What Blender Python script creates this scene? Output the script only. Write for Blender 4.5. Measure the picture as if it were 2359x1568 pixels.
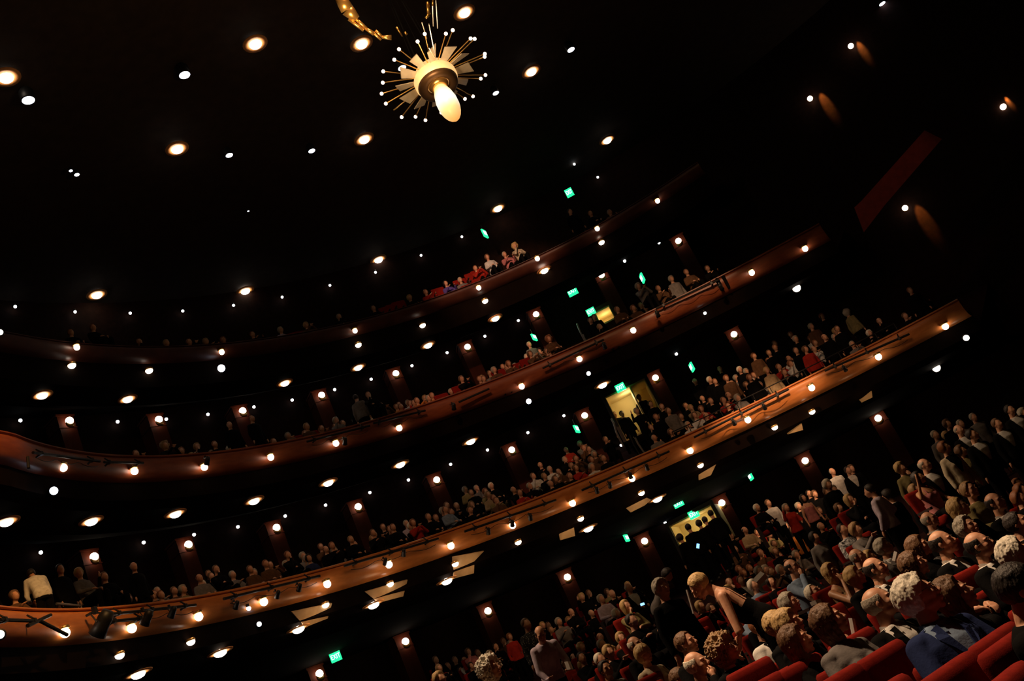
import bpy, bmesh, math, random
import numpy as np
from mathutils import Vector, Matrix, Euler, noise as mnoise

SC = bpy.context.scene
for _o in list(bpy.data.objects):
    bpy.data.objects.remove(_o)
C = SC.collection
random.seed(11)
rng = np.random.default_rng(11)

# ------------------------------------------------------------------ camera, world, lights, exposure
W, H = 2359, 1568
FPX, PITCH, ROLL = 2340.0, 0.33987, -0.44714
EYE = 1.75                                   # the eye stands 1.75 m above the stalls floor
_fw = np.array([0, math.cos(PITCH), math.sin(PITCH)])
_rt = np.array([1.0, 0, 0])
_up = np.cross(_rt, _fw)
_ix = math.cos(ROLL)*_rt + math.sin(ROLL)*_up
_iu = -math.sin(ROLL)*_rt + math.cos(ROLL)*_up
cd = bpy.data.cameras.new('camera')
cam = bpy.data.objects.new('camera', cd)
C.objects.link(cam)
cd.sensor_width = 36.0
cd.sensor_fit = 'HORIZONTAL'
cd.lens = 36.0*FPX/W
cd.clip_start = 0.05
cd.clip_end = 300
_m = Matrix.Identity(4)
for i in range(3):
    _m[i][0] = _ix[i]; _m[i][1] = _iu[i]; _m[i][2] = -_fw[i]
_m[2][3] = EYE
cam.matrix_world = _m
SC.camera = cam
world = bpy.data.worlds.new('world')
SC.world = world
world.use_nodes = True
world.node_tree.nodes['Background'].inputs[0].default_value = (1.0, .55, .3, 1)
world.node_tree.nodes['Background'].inputs[1].default_value = 0.0
SC.view_settings.view_transform = 'Standard'
SC.view_settings.look = 'None'
SC.view_settings.gamma = 1
SC.view_settings.use_curve_mapping = False
SC.view_settings.exposure = 0.0

def spot(name, loc, target, watts, angle, color=(1, .72, .45), radius=.25, blend=.6):
    ld = bpy.data.lights.new(name, 'SPOT')
    ld.energy = watts; ld.color = color; ld.spot_size = math.radians(angle)
    ld.spot_blend = blend; ld.shadow_soft_size = radius
    o = bpy.data.objects.new(name, ld)
    C.objects.link(o)
    o.location = loc
    d = Vector(target)-Vector(loc)
    o.rotation_euler = d.to_track_quat('-Z', 'Y').to_euler()
    return o
# house lights recessed in the ceiling over the stalls
at_t3, at_t2 = (.6, 34.6, 16.7), (-1.2, 33.6, 12.6)
spot('house_light', (-2.5, 9.5, 19.5), (1.6, 6.5, 1.5), 15500, 38, (1, .66, .40), .22)
spot('house_light', (-8.0, 16, 19), (0.0, 15, 1.8), 8500, 42, (1, .66, .40), .25)
spot('house_light', (-4.0, 20, 19.5), (4.5, 20, 2.2), 5200, 34, (1, .66, .40), .25)
spot('house_light', (1.5, 22, 19.5), (7.0, 29, 3.0), 1100, 36, (1, .62, .36), .25)
# lights washing the wooden balcony fronts
spot('front_light', (6.5, 14, 17), (6.4, 29.9, 7.6), 19000, 13, (1, .60, .33), .15)
spot('front_light', (5.0, 15, 17.5), (4.0, 31.0, 7.0), 1500, 46, (1, .52, .24), .2)
spot('front_light', (2.0, 13, 17.5), (-6.5, 26, 7.0), 1300, 42, (1, .50, .22), .2)
spot('front_light', (0.0, 10, 17), (-10.3, 18.2, 7.3), 7000, 22, (1, .5, .16), .2)
spot('front_light', (2.0, 13, 18.5), (2.5, 33, 11.5), 190, 50, (1, .5, .24), .2)
spot('front_light', (-1.0, 11, 18), (-11.4, 19.0, 12.0), 7000, 17, (1, .48, .16), .2)
spot('front_light', (5.0, 15, 18.5), (6.0, 32.0, 12.0), 7500, 12, (1, .58, .32), .2)
spot('crowd_light', (-2.0, 14, 20), at_t3, 12000, 16, (1, .56, .36), .2)
spot('crowd_light', (-1.0, 12, 18.5), at_t2, 4500, 18, (1, .5, .3), .2)
spot('crowd_light', (3.0, 10, 18.5), (7.6, 30.5, 8.2), 2400, 22, (1, .6, .42), .2)

# ------------------------------------------------------------------ helpers
def ray(u, v):
    d = _fw + _ix*(u-W/2)/FPX - _iu*(v-H/2)/FPX
    return d/np.linalg.norm(d)
CAM = np.array([0, 0, EYE])
def at_z(u, v, z):                           # where the sight line meets the level z
    d = ray(u, v); return CAM + d*((z-EYE)/d[2])
def at_d(u, v, dist):
    return CAM + ray(u, v)*dist
def at_f(u, v, fn, t0=6.0, t1=60.0):         # first distance where fn(P) changes sign
    d = ray(u, v); n = 400
    pv = fn(CAM+d*t0); pt = t0
    for i in range(1, n+1):
        t = t0+(t1-t0)*i/n
        cv = fn(CAM+d*t)
        if pv*cv <= 0:
            a, b = pt, t
            for _ in range(30):
                m = (a+b)/2
                if fn(CAM+d*m)*pv > 0: a = m
                else: b = m
            return CAM+d*(a+b)/2
        pv, pt = cv, t
    return None

MATS = {}
def mat(name, col, rough=.7, col2=None, scale=8.0, bump=0.0, bscale=40.0, metal=0.0, emit=None, estr=0.0, stretch=None, sheen=0, spec=None, sss=0):
    if name in MATS: return MATS[name]
    m = bpy.data.materials.new(name); m.use_nodes = True
    nt = m.node_tree; b = nt.nodes['Principled BSDF']
    b.inputs['Base Color'].default_value = (*col, 1)
    b.inputs['Roughness'].default_value = rough
    b.inputs['Metallic'].default_value = metal
    if spec is not None: b.inputs['Specular IOR Level'].default_value = spec
    tc = nt.nodes.new('ShaderNodeTexCoord'); mp = nt.nodes.new('ShaderNodeMapping')
    nt.links.new(tc.outputs['Object'], mp.inputs[0])
    if stretch: mp.inputs['Scale'].default_value = stretch
    if col2 is not None:
        n = nt.nodes.new('ShaderNodeTexNoise'); n.inputs['Scale'].default_value = scale; n.inputs['Detail'].default_value = 5
        r = nt.nodes.new('ShaderNodeValToRGB')
        r.color_ramp.elements[0].position = .35; r.color_ramp.elements[1].position = .65
        r.color_ramp.elements[0].color = (*col, 1); r.color_ramp.elements[1].color = (*col2, 1)
        nt.links.new(mp.outputs[0], n.inputs['Vector']); nt.links.new(n.outputs[0], r.inputs[0])
        nt.links.new(r.outputs[0], b.inputs['Base Color'])
    if bump:
        n2 = nt.nodes.new('ShaderNodeTexNoise'); n2.inputs['Scale'].default_value = bscale; n2.inputs['Detail'].default_value = 3
        bp = nt.nodes.new('ShaderNodeBump'); bp.inputs['Strength'].default_value = bump; bp.inputs['Distance'].default_value = .01
        nt.links.new(mp.outputs[0], n2.inputs['Vector']); nt.links.new(n2.outputs[0], bp.inputs['Height'])
        nt.links.new(bp.outputs[0], b.inputs['Normal'])
    if sheen: b.inputs['Sheen Weight'].default_value = sheen
    if emit:
        b.inputs['Emission Color'].default_value = (*emit, 1); b.inputs['Emission Strength'].default_value = estr
    MATS[name] = m
    return m

M_FLOOR = mat('dark_carpet', (.035, .012, .010), .95, (.022, .008, .008), 30, spec=.05)
M_WALL = mat("dark_wood_wall", (.022, .009, .006), .8, (.014, .006, .004), 6, .1, 20, spec=.08)
M_PIL = mat("red_wood_pilaster", (.06, .012, .005), .6, (.045, .009, .003), 5, .1, 20, stretch=(1, 1, .2), spec=.08)
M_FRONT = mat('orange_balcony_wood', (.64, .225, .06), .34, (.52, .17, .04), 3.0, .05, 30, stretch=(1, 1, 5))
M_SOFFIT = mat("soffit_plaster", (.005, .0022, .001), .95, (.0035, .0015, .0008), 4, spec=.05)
M_LITSOF = mat('lit_soffit_beige', (.50, .33, .17), .8, (.42, .27, .13), 5, .1, 30)  # pale colour for the soffit where lamps light it
M_CEIL = mat('dark_ceiling', (.045, .026, .016), .85, (.03, .016, .010), 3)
M_BLACK = mat('black_metal', (.012, .012, .012), .5, metal=.3)
M_STEEL = mat('brushed_steel', (.6, .6, .58), .3, metal=.9)
M_SEAT = mat('red_velvet', (.24, .012, .006), .9, (.19, .009, .005), 25, .10, 160, spec=.12)
M_SEATD = mat('dark_seat_shell', (.03, .012, .01), .6)
M_BRASS = mat('brass', (.80, .48, .16), .3, metal=.85)
M_BULBW = mat('warm_white_bulb', (1, .9, .8), .3, emit=(1, .80, .62), estr=9)
M_BULBC = mat('cool_white_bulb', (1, 1, 1), .3, emit=(.82, .86, 1), estr=8)
M_DOWN = mat('downlight_lens', (1, .9, .8), .3, emit=(1, .84, .68), estr=9)
M_STAR = mat('small_white_bulb', (1, 1, 1), .3, emit=(.92, .97, 1), estr=5)
M_GREEN = mat('green_lit_sign_face', (.0, .5, .15), .4, emit=(.02, .95, .30), estr=1.6)
M_GLET = mat('white_lit_letters', (1, 1, 1), .4, emit=(.75, 1, .85), estr=3.0)
M_PAPER = mat('white_paper', (.78, .74, .68), .8)
M_SCREEN = mat('blue_phone_screen', (.1, .3, .9), .3, emit=(.2, .45, 1), estr=2.5)
M_CREAM = mat('cream_corridor_wall', (.75, .58, .26), .8)
M_REDP = mat('dark_red_panel', (.20, .02, .015), .7, (.15, .012, .01), 6)
M_RUB = mat('cream_door', (.6, .45, .25), .6)

def new_ob(name, me, m=None, parent=None):
    o = bpy.data.objects.new(name, me); C.objects.link(o)
    if m is not None:
        me.materials.clear(); me.materials.append(m)
    if parent is not None: o.parent = parent
    return o
def bm_ob(name, bm, m=None, parent=None, smooth=False):
    me = bpy.data.meshes.new(name); bm.to_mesh(me); bm.free()
    if smooth:
        me.polygons.foreach_set('use_smooth', [True]*len(me.polygons))
    return new_ob(name, me, m, parent)
def thing(name, label, cat, loc=(0, 0, 0), rz=0, group=None):
    o = bpy.data.objects.new(name, None); C.objects.link(o)
    o.empty_display_size = .1
    o.location = loc; o.rotation_euler = (0, 0, rz)
    o['label'] = label; o['category'] = cat
    if group: o['group'] = group
    return o
def tag(o, label, cat, group=None, kind=None):
    o['label'] = label; o['category'] = cat
    if group: o['group'] = group
    if kind: o['kind'] = kind
    return o
def struct(o):
    o['kind'] = 'structure'; return o
def add_box(bm, c, s, rz=0, mx=None):
    m = Matrix.Translation(c) @ Matrix.Rotation(rz, 4, 'Z') @ Matrix.Diagonal((*s, 1))
    if mx is not None: m = mx @ m
    return bmesh.ops.create_cube(bm, size=1, matrix=m)['verts']
def add_sphere(bm, c, r, seg=16, ring=10, rad=None):
    s = rad if rad else (r, r, r)
    return bmesh.ops.create_uvsphere(bm, u_segments=seg, v_segments=ring, radius=1, matrix=Matrix.Translation(c) @ Matrix.Diagonal((*s, 1)))['verts']
def add_tube(bm, pts, r, seg=8, closed=False):
    pts = [Vector(p) for p in pts]; rings = []
    n = len(pts)
    rs = r if hasattr(r, '__len__') else [r]*n
    for i, p in enumerate(pts):
        t = (pts[min(i+1, n-1)]-pts[max(i-1, 0)]).normalized()
        a = Vector((0, 0, 1)) if abs(t.z) < .95 else Vector((1, 0, 0))
        x = t.cross(a).normalized(); y = t.cross(x).normalized()
        rings.append([bm.verts.new(p+(x*math.cos(2*math.pi*k/seg)+y*math.sin(2*math.pi*k/seg))*rs[i]) for k in range(seg)])
    for i in range(n-1):
        for k in range(seg):
            bm.faces.new((rings[i][k], rings[i][(k+1) % seg], rings[i+1][(k+1) % seg], rings[i+1][k]))
    bm.faces.new(rings[0][::-1]); bm.faces.new(rings[-1])
def lathe(bm, prof, seg=24, mx=None):
    rings = []
    for r, z in prof:
        rings.append([bm.verts.new((r*math.cos(2*math.pi*k/seg), r*math.sin(2*math.pi*k/seg), z)) for k in range(seg)])
    for i in range(len(prof)-1):
        for k in range(seg):
            bm.faces.new((rings[i][k], rings[i][(k+1) % seg], rings[i+1][(k+1) % seg], rings[i+1][k]))
    if prof[0][0] > 1e-4: bm.faces.new(rings[0][::-1])
    if prof[-1][0] > 1e-4: bm.faces.new(rings[-1])
    if mx is not None:
        bmesh.ops.transform(bm, matrix=mx, verts=[v for rg in rings for v in rg])
ORD = ['first', 'second', 'third', 'fourth', 'fifth', 'sixth', 'seventh', 'eighth', 'ninth', 'tenth', 'eleventh', 'twelfth', 'thirteenth', 'fourteenth', 'fifteenth', 'sixteenth', 'seventeenth', 'eighteenth', 'nineteenth', 'twentieth']
TENS = {2: 'twenty', 3: 'thirty', 4: 'forty', 5: 'fifty', 6: 'sixty', 7: 'seventy', 8: 'eighty', 9: 'ninety'}
TENTH = {2: 'twentieth', 3: 'thirtieth', 4: 'fortieth', 5: 'fiftieth', 6: 'sixtieth', 7: 'seventieth', 8: 'eightieth', 9: 'ninetieth'}
def ordinal(n):                              # 1-based
    if n <= 20: return ORD[n-1]
    if n > 99: return ('one hundred and ' if n > 100 else 'one hundredth')+(ordinal(n-100) if n > 100 else '')
    t, u = divmod(n, 10)
    return TENTH[t] if u == 0 else TENS[t]+'-'+ORD[u-1]

# ------------------------------------------------------------------ hall geometry (levels measured above the stalls floor)
HC = np.array([3.57, 17.91])                 # centre of the horseshoe
F1 = [(150,1457),(304,1447),(458,1420),(608,1386),(754,1345),(896,1300),(1039,1257),(1181,1210),(1319,1159),(1456,1102),(1590,1038),(1723,967),(1870,893),(2024,822),(2178,752)]
F2 = [(146,1077),(310,1085),(471,1076),(624,1053),(774,1021),(920,986),(1202,890),(1335,827),(1459,761),(1732,628),(1855,573)]
F3 = [(177,800),(511,811),(818,762),(1103,663),(1238,596),(1376,527),(1515,463)]
Z1, Z2, Z3 = 5.397+EYE, 10.065+EYE, 14.3+EYE
def polar(P):
    return math.atan2(P[0]-HC[0], P[1]-HC[1]), math.hypot(P[0]-HC[0], P[1]-HC[1])
def mk_curve(px, z, deg):
    th, R = zip(*[polar(at_z(u, v, z)) for u, v in px])
    cf = np.polyfit(th, R, deg)
    lo, hi = min(th), max(th)
    def f(t):
        tt = min(max(t, lo-.12), hi+.10)
        return float(np.polyval(cf, tt))
    return f, lo, hi
R1f, T1a, T1b = mk_curve(F1, Z1, 3)
R2f, T2a, T2b = mk_curve(F2, Z2, 3)
R3f, T3a, T3b = mk_curve(F3, Z3, 2)
def pol(t, R, z):
    return (HC[0]+R*math.sin(t), HC[1]+R*math.cos(t), z)
def sweep(bm, ths, prof_at):                 # prof_at(theta) -> list of (R, z)
    prev = None
    for t in ths:
        cur = [bm.verts.new(pol(t, R, z)) for R, z in prof_at(t)]
        if prev:
            for i in range(len(cur)-1):
                bm.faces.new((prev[i], cur[i], cur[i+1], prev[i+1]))
        prev = cur
RW = 20.9
# ------------------------------------------------------------------ setting: floor, walls, ceiling
CX, CY = 12.0, -4.0                          # centre the stalls rows curve round
def cone_z(x, y):
    return EYE-3.284+.1215*math.hypot(x-CX, y-CY)
G1 = ([.4, .46, .8, 2.2, 8], [.12, .60, .75, .83, .85])
G2 = ([.4, .46, .8, 2.0, 2.8, 4.2, 8], [.12, .60, .75, .83, .6, .05, -.5])
G3 = ([.4, .46, .9, 1.4, 1.8, 3.2, 8], [.12, .90, .98, 1.0, .85, -.05, -.3])
CAPH = [1.0, 1.0, .52]; DK = [.62, .62, .88]
TIERS = [(Z1, R1f, G1, -1.75, T1b+.05), (Z2, R2f, G2, -1.62, T2b+.05), (Z3, R3f, G3, -1.45, T3b+.12)]
def soffit_fn(k):
    Z, Rf, G, a, b = TIERS[k]
    def fn(P):
        t, R = polar(P)
        return (-1.0 if R-Rf(t) < .40 else P[2]-(Z-float(np.interp(R-Rf(t), G[0], G[1]))))
    return fn
def deck_z(k, P):
    Z, Rf, G, a, b = TIERS[k]
    t, R = polar(P)
    return Z-DK[k]+.40*max(0, R-Rf(t)-.15)
def ceil_z(R): return EYE+19.6-.03*R
bm = bmesh.new()
sweep(bm, np.linspace(-math.pi, math.pi, 97), lambda t: [(R, ceil_z(R)) for R in (.05, 4, 8, 8.02, 13, 13.02, 17, 21, 30)])
struct(bm_ob('ceiling', bm, M_CEIL))
bm = bmesh.new()
sweep(bm, np.linspace(-2.7, .76, 61), lambda t: [(RW, -.8), (RW, 6.5), (RW, 12), (RW, ceil_z(RW)+.3)])
struct(bm_ob('wall_back', bm, M_WALL))
bm = bmesh.new()
a = pol(.76, RW, 0); b = (31, 23, 0)
vs = [bm.verts.new((p[0], p[1], z)) for z in (-.8, 21.5) for p in (a, b)]
bm.faces.new((vs[0], vs[1], vs[3], vs[2]))
struct(bm_ob('wall_right', bm, M_WALL))
# tiers: deck, soffit and wooden front of each balcony
TN = ['lower', 'middle', 'upper']
for k, (Z, Rf, G, ta, tb) in enumerate(TIERS):
    root = thing('balcony', ['lowest and brightest curved orange wood balcony, lit from the ceiling', 'middle curved wood balcony in dimmed red brown above the lowest one', 'top balcony in dimmed wood colour just below the ceiling, with red seats'][k], 'balcony', (HC[0], HC[1], 0))
    root['kind'] = 'structure'
    inv = Matrix.Translation((-HC[0], -HC[1], 0))
    ths = np.linspace(ta, tb, 110)
    def part(name, prof, m, sm=False):
        bm = bmesh.new(); sweep(bm, ths, prof)
        bmesh.ops.transform(bm, matrix=inv, verts=bm.verts)
        o = bm_ob(name, bm, m, root, smooth=sm); return o
    part('balcony_front', lambda t: [(Rf(t)+dr, Z+dz*(CAPH[k] if dz > 0 else 1)) for dr, dz in ((.14, .44), (.06, .445), (.0, .41), (-.02, .35), (0, .22), (.05, .08), (.13, -.03), (.22, -.09), (.40, -.12))], [M_FRONT, mat('dimmed_balcony_wood', (.25, .065, .022), .42, (.19, .042, .015), 3.0, .05, 30, stretch=(1, 1, 5)), mat('deep_dimmed_balcony_wood', (.075, .020, .009), .45, (.05, .012, .006), 3.0, .05, 30)][k], True)  # middle and upper fronts: dim light put into the darker wood colours
    part('hand_rail_cap', lambda t: [(Rf(t)+dr, Z+dz*CAPH[k]) for dr, dz in ((.30, .30), (.30, .46), (.28, .50), (.0, .50), (-.03, .485), (-.03, .455), (.02, .44), (.14, .44))], [M_FRONT, MATS['dimmed_balcony_wood'], MATS['deep_dimmed_balcony_wood']][k])
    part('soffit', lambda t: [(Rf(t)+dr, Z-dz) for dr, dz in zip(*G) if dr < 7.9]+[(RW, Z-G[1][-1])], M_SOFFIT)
    part('deck', lambda t: [(Rf(t)+.52, Z+.10), (Rf(t)+.52, Z-DK[k]+.15), (RW, Z-DK[k]+.40*(RW-Rf(t)-.15))], M_FLOOR)
    if k == 0:
        bm = bmesh.new()
        pts = [pol(t, Rf(t)+.12, Z+.76) for t in np.linspace(-.02, tb-.12, 60)]
        add_tube(bm, pts, .018, 6)
        for t in np.linspace(-.02, tb-.12, 14):
            add_tube(bm, [pol(t, Rf(t)+.12, Z+.48), pol(t, Rf(t)+.12, Z+.77)], .012, 6)
        bmesh.ops.transform(bm, matrix=inv, verts=bm.verts)
        bm_ob('safety_rail', bm, M_BLACK, root)

# what the camera meets first, so that every fitting sits on a visible surface
from mathutils.bvhtree import BVHTree
_vs, _fs = [], []
for o in list(C.objects):
    if o.type == 'MESH':
        M_ = (o.parent.matrix_basis if o.parent else Matrix.Identity(4)) @ o.matrix_basis; n0 = len(_vs)
        _vs += [M_ @ v.co for v in o.data.vertices]; _fs += [[n0+i for i in p.vertices] for p in o.data.polygons]
BVH = BVHTree.FromPolygons(_vs, _fs)
def front_of(P, gap=.10):
    P = np.array(P, float); d = P-CAM; L = np.linalg.norm(d); d = d/L
    h = BVH.ray_cast(Vector(CAM), Vector(d), L+.05)
    if h[0] is not None and h[3] < L: P = CAM+d*(h[3]-gap)
    return P
# ------------------------------------------------------------------ lamps
def lathe_me(name, prof, seg=20):
    bm = bmesh.new(); lathe(bm, prof, seg)
    me = bpy.data.meshes.new(name); bm.to_mesh(me); bm.free()
    me.polygons.foreach_set('use_smooth', [True]*len(me.polygons)); return me
def sph_me(name, r, rad=None, m=None, seg=16):
    bm = bmesh.new(); add_sphere(bm, (0, 0, 0), r, seg, seg*5//8, rad)
    me = bpy.data.meshes.new(name); bm.to_mesh(me); bm.free()
    me.polygons.foreach_set('use_smooth', [True]*len(me.polygons))
    if m: me.materials.append(m)
    return me
ME_TRIM = lathe_me('lamp_trim', [(.11, .05), (.12, .0), (.09, -.012), (.085, .0)]); ME_TRIM.materials.append(M_BRASS)
ME_FB = sph_me('front_bulb', .098, None, M_BULBW)
ME_SB = sph_me('sconce_bulb', .122, None, M_BULBW)
ME_SBK = lathe_me('sconce_plate', [(.14, -.02), (.14, .0), (.07, .03), (0.001, .03)]); ME_SBK.materials.append(M_BRASS)
ME_DT = lathe_me('downlight_trim', [(.31, .012), (.305, -.006), (.16, -.012), (.15, .02)]); ME_DT.materials.append(mat('orange_flare_trim', (.80, .34, .10), .5))  # orange puts the lamp's warm flare into the rim colour
ME_DB = sph_me('downlight_lens', .2, (.150, .150, .085), M_DOWN)
ME_DS = sph_me('small_downlight_lens', .2, (.10, .10, .08), M_DOWN)
ME_ST = sph_me('small_bulb', .045, None, M_STAR, 10)
ME_STH = lathe_me('bulb_holder', [(.03, .0), (.035, .04), (.035, .07), (0.001, .07)], 10); ME_STH.materials.append(M_BLACK)
def lamp(name, label, group, loc, parts, rot=None, scale=1):
    r = thing(name, label, 'lamp', front_of(loc), 0, group)
    if rot is not None: r.rotation_euler = rot
    r.scale = (scale,)*3
    for nm, me, off in parts:
        o = bpy.data.objects.new(nm, me); C.objects.link(o); o.parent = r; o.location = off
    return r
def lab(base, i): return '%s, %s from the left' % (base, ordinal(i+1))
for k, px in enumerate((F1, F2, F3)):
    Z, Rf = TIERS[k][0], TIERS[k][1]
    z = Z
    for i, (u, v) in enumerate(px):
        P = at_z(u, v, z); t, R = polar(P)
        r = lamp('balcony_front_lamp', lab('round white bulb low on the %s balcony front' % TN[k], i), 'bulbs along the %s balcony front' % TN[k],
             P, [('bulb', ME_FB, (0, 0, 0)), ('trim', ME_TRIM, (0, 0, .08))], scale=[1, .98, .85][k])
SC_A = [(736,1551),(934,1477),(1124,1407),(1307,1329),(1485,1246),(1663,1158),(1855,1061),(2023,963)]
SC_B = [(217,1282),(434,1254),(637,1215),(825,1167),(1006,1105),(1179,1036),(1347,957),(1510,870),(1691,770)]
SC_C = [(160,969),(366,966),(559,946),(741,910),(912,860),(1077,799),(1235,724),(1386,634),(1563,555)]
def cyl(R0): return lambda P: polar(P)[1]-R0
WN = ['behind the stalls', 'above the lower balcony', 'above the middle balcony']
for k, (px, zz) in enumerate(((SC_A, 4.188), (SC_B, 9.1), (SC_C, 13.3))):
    for i, (u, v) in enumerate(px):
        P = front_of(at_f(u, v, cyl(19.95)), .2)
        t, R = polar(P)
        lamp('wall_sconce', lab('round warm white wall lamp %s' % WN[k], i), 'wall lamps %s' % WN[k], P,
             [('bulb', ME_SB, (0, 0, 0)), ('back_plate', ME_SBK, (0, -.10, 0))], rot=(math.radians(90), 0, -t))
        # pilaster carrying the lamp
        zt = P[2]+.25; zb = P[2]-1.9
        bm = bmesh.new()
        add_box(bm, (0, 0, -(zt-zb)/2), (.55, .75, zt-zb)); add_box(bm, (0, 0, .03), (.62, .8, .06)); add_box(bm, (0, 0, -.4), (.60, .78, .03))
        o = bm_ob('wall_pilaster', bm, M_PIL)
        o.location = pol(t, R+.53, zt); o.rotation_euler = (0, 0, -t)
        o['kind'] = 'structure'; o['label'] = 'narrow red wood pilaster under %s wall lamp from the left %s' % (ordinal(i+1), WN[k])
BIG = {0: [(318,1551),(507,1502),(687,1448),(860,1392),(1029,1337),(1355,1216),(1514,1148)],
       1: [(14,1201),(210,1200),(404,1183),(585,1153),(756,1111),(922,1069),(1084,1016),(1388,886)],
       2: [(97,910),(294,919),(656,882),(825,846),(986,795),(1141,733),(1254,623)]}
SML = {0: [(275,1507),(439,1476),(749,1391),(898,1343),(1048,1297),(1193,1247),(1337,1193),(1477,1134),(1613,1070),(1784,983),(1870,947)],
       2: [(165,840),(343,852),(825,793),(973,748),(1117,692),(1385,557)]}
def surf_lamps(px, fn, name, lb, grp, me, trim, sc=1.0, t0=6):
    for i, (u, v) in enumerate(px):
        P = at_f(u, v, fn, t0)
        if P is None: print('NO HIT', name, u, v); continue
        lamp(name, lab(lb, i), grp, P, [('lens', me, (0, 0, -.02)), ('trim', trim, (0, 0, 0))], scale=sc)
for k in (0, 1, 2):
    surf_lamps(BIG[k], soffit_fn(k), 'downlight', 'large oval downlight under the %s balcony' % TN[k], 'large downlights under the %s balcony' % TN[k], ME_DB, ME_DT, [1.05, 1.05, .95][k])
    if k in SML:
        surf_lamps(SML[k], soffit_fn(k), 'small_downlight', 'small round downlight under the %s balcony edge' % TN[k], 'small downlights under the %s balcony' % TN[k], ME_DS, ME_TRIM, [1.0, 1, 1.1][k])
CEILP = [(223,679),(565,670),(872,598),(1147,480),(1399,323),(14,178),(408,343),(839,321),(1224,165),(588,101),(833,101),(1070,29)]
surf_lamps(sorted(CEILP), lambda P: P[2]-ceil_z(polar(P)[1]), 'ceiling_downlight', 'warm white ceiling downlight with orange glow', 'warm downlights in the ceiling', ME_DB, ME_DT, 1.15)
# cool white stage spots in the ceiling
COOL = [(65,230,1.2),(177,402,.55),(163,393,.4),(425,172,1.15),(528,357,.85),(718,347,.85),(926,156,1.0),(1142,214,.85),(1315,114,1.0),(2032,8,.9),(572,486,.25)]
ME_CB = sph_me('spot_lens', .2, (.19, .19, .06), M_BULBC)
ME_CAN = lathe_me('spot_can', [(.20, -.02), (.215, .0), (.215, .30), (.13, .42), (0.001, .42)]); ME_CAN.materials.append(M_BLACK)
for i, (u, v, s) in enumerate(sorted(COOL)):
    P = at_f(u, v, lambda P: P[2]-ceil_z(polar(P)[1])+.35)
    lamp('ceiling_spotlight', lab('bright bluish white spotlight among the ceiling lights', i), 'bluish spotlights in the ceiling', P, [('lens', ME_CB, (0, 0, 0)), ('housing', ME_CAN, (0, 0, 0))], scale=s*.72)
# rows of tiny bulbs on the back walls
STARS = {'near the ceiling': [(35,706),(173,718),(300,721),(421,716),(538,703),(650,684),(760,657),(865,627),(970,588),(1064,545),(1323,378),(1377,408)],
 'above the middle balcony crowd': [(47,968),(271,971),(383,965),(479,954),(585,937),(673,921),(771,897),(855,873),(949,842),(1030,812),(1117,774),(1194,738),(1439,601),(1518,559)],
 'above the lower balcony crowd': [(94,1272),(331,1249),(447,1231),(548,1213),(657,1188),(750,1163),(852,1134),(941,1105),(1038,1069),(1123,1036),(1216,996),(1299,957),(1431,1025),(1558,815)],
 'under the lower balcony': [(1532,1203),(573,1401),(1624,721)]}
for nm, px in STARS.items():
    for i, (u, v) in enumerate(sorted(px)):
        P = at_f(u, v, cyl(RW-.12), 12)
        cand = [P]+[at_f(u, v, soffit_fn(kk), 14) for kk in ((2,) if 'middle' in nm else (1,) if 'above the lower' in nm else ())]
        cand = [c for c in cand if c is not None]; P = min(cand, key=lambda c: np.linalg.norm(c-CAM))
        P = front_of(P-ray(u, v)*.10)
        lamp('tiny_bulb', lab('tiny white bulb %s' % nm, i), 'tiny bulbs %s' % nm, P, [('bulb', ME_ST, (0, 0, 0)), ('holder', ME_STH, (0, 0, .02))], scale=1.25 if nm != 'near the ceiling' else 1.15)
# other single lamps
for u, v, s, R0, lb in [(510,848,1.0,19.0,'starry bluish white lamp above the middle balcony'),(1218,924,.75,15.9,'small starry blue white lamp below the middle balcony front'),(1356,860,.6,15.9,'small bluish lamp just right of the starry lamp below the middle front'),(124,1130,.8,15.6,'star shaped lamp at far left between the two lower balconies'),(597,1437,.5,15.0,'small bluish lamp under the lower balcony beside the downlights'),(1835,663,1.5,19.5,'large bright lamp at right above the lower balcony end'),(2157,847,1.35,20.2,'large oval lamp at right below the lower balcony end'),(2226,778,.95,20.2,'small oval lamp at far right under the lower balcony end'),(0,765,.8,17,'warm lamp cut by the left edge above the middle balcony'),(0,1461,.8,15.0,'reddish lamp cut by the left edge below the lower balcony'),(1564,555,.01,20,'')]:
    if not lb: continue
    P = at_f(u, v, cyl(R0), 12)
    lamp('spot_lamp', lb, None, P, [('bulb', ME_CB if 'blu' in lb or 'star' in lb else ME_DB, (0, 0, 0)), ('housing', ME_CAN, (0, 0, .03))], rot=(Vector(CAM)-Vector(P)).to_track_quat('-Z', 'Y').to_euler(), scale=s*.62)

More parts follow.
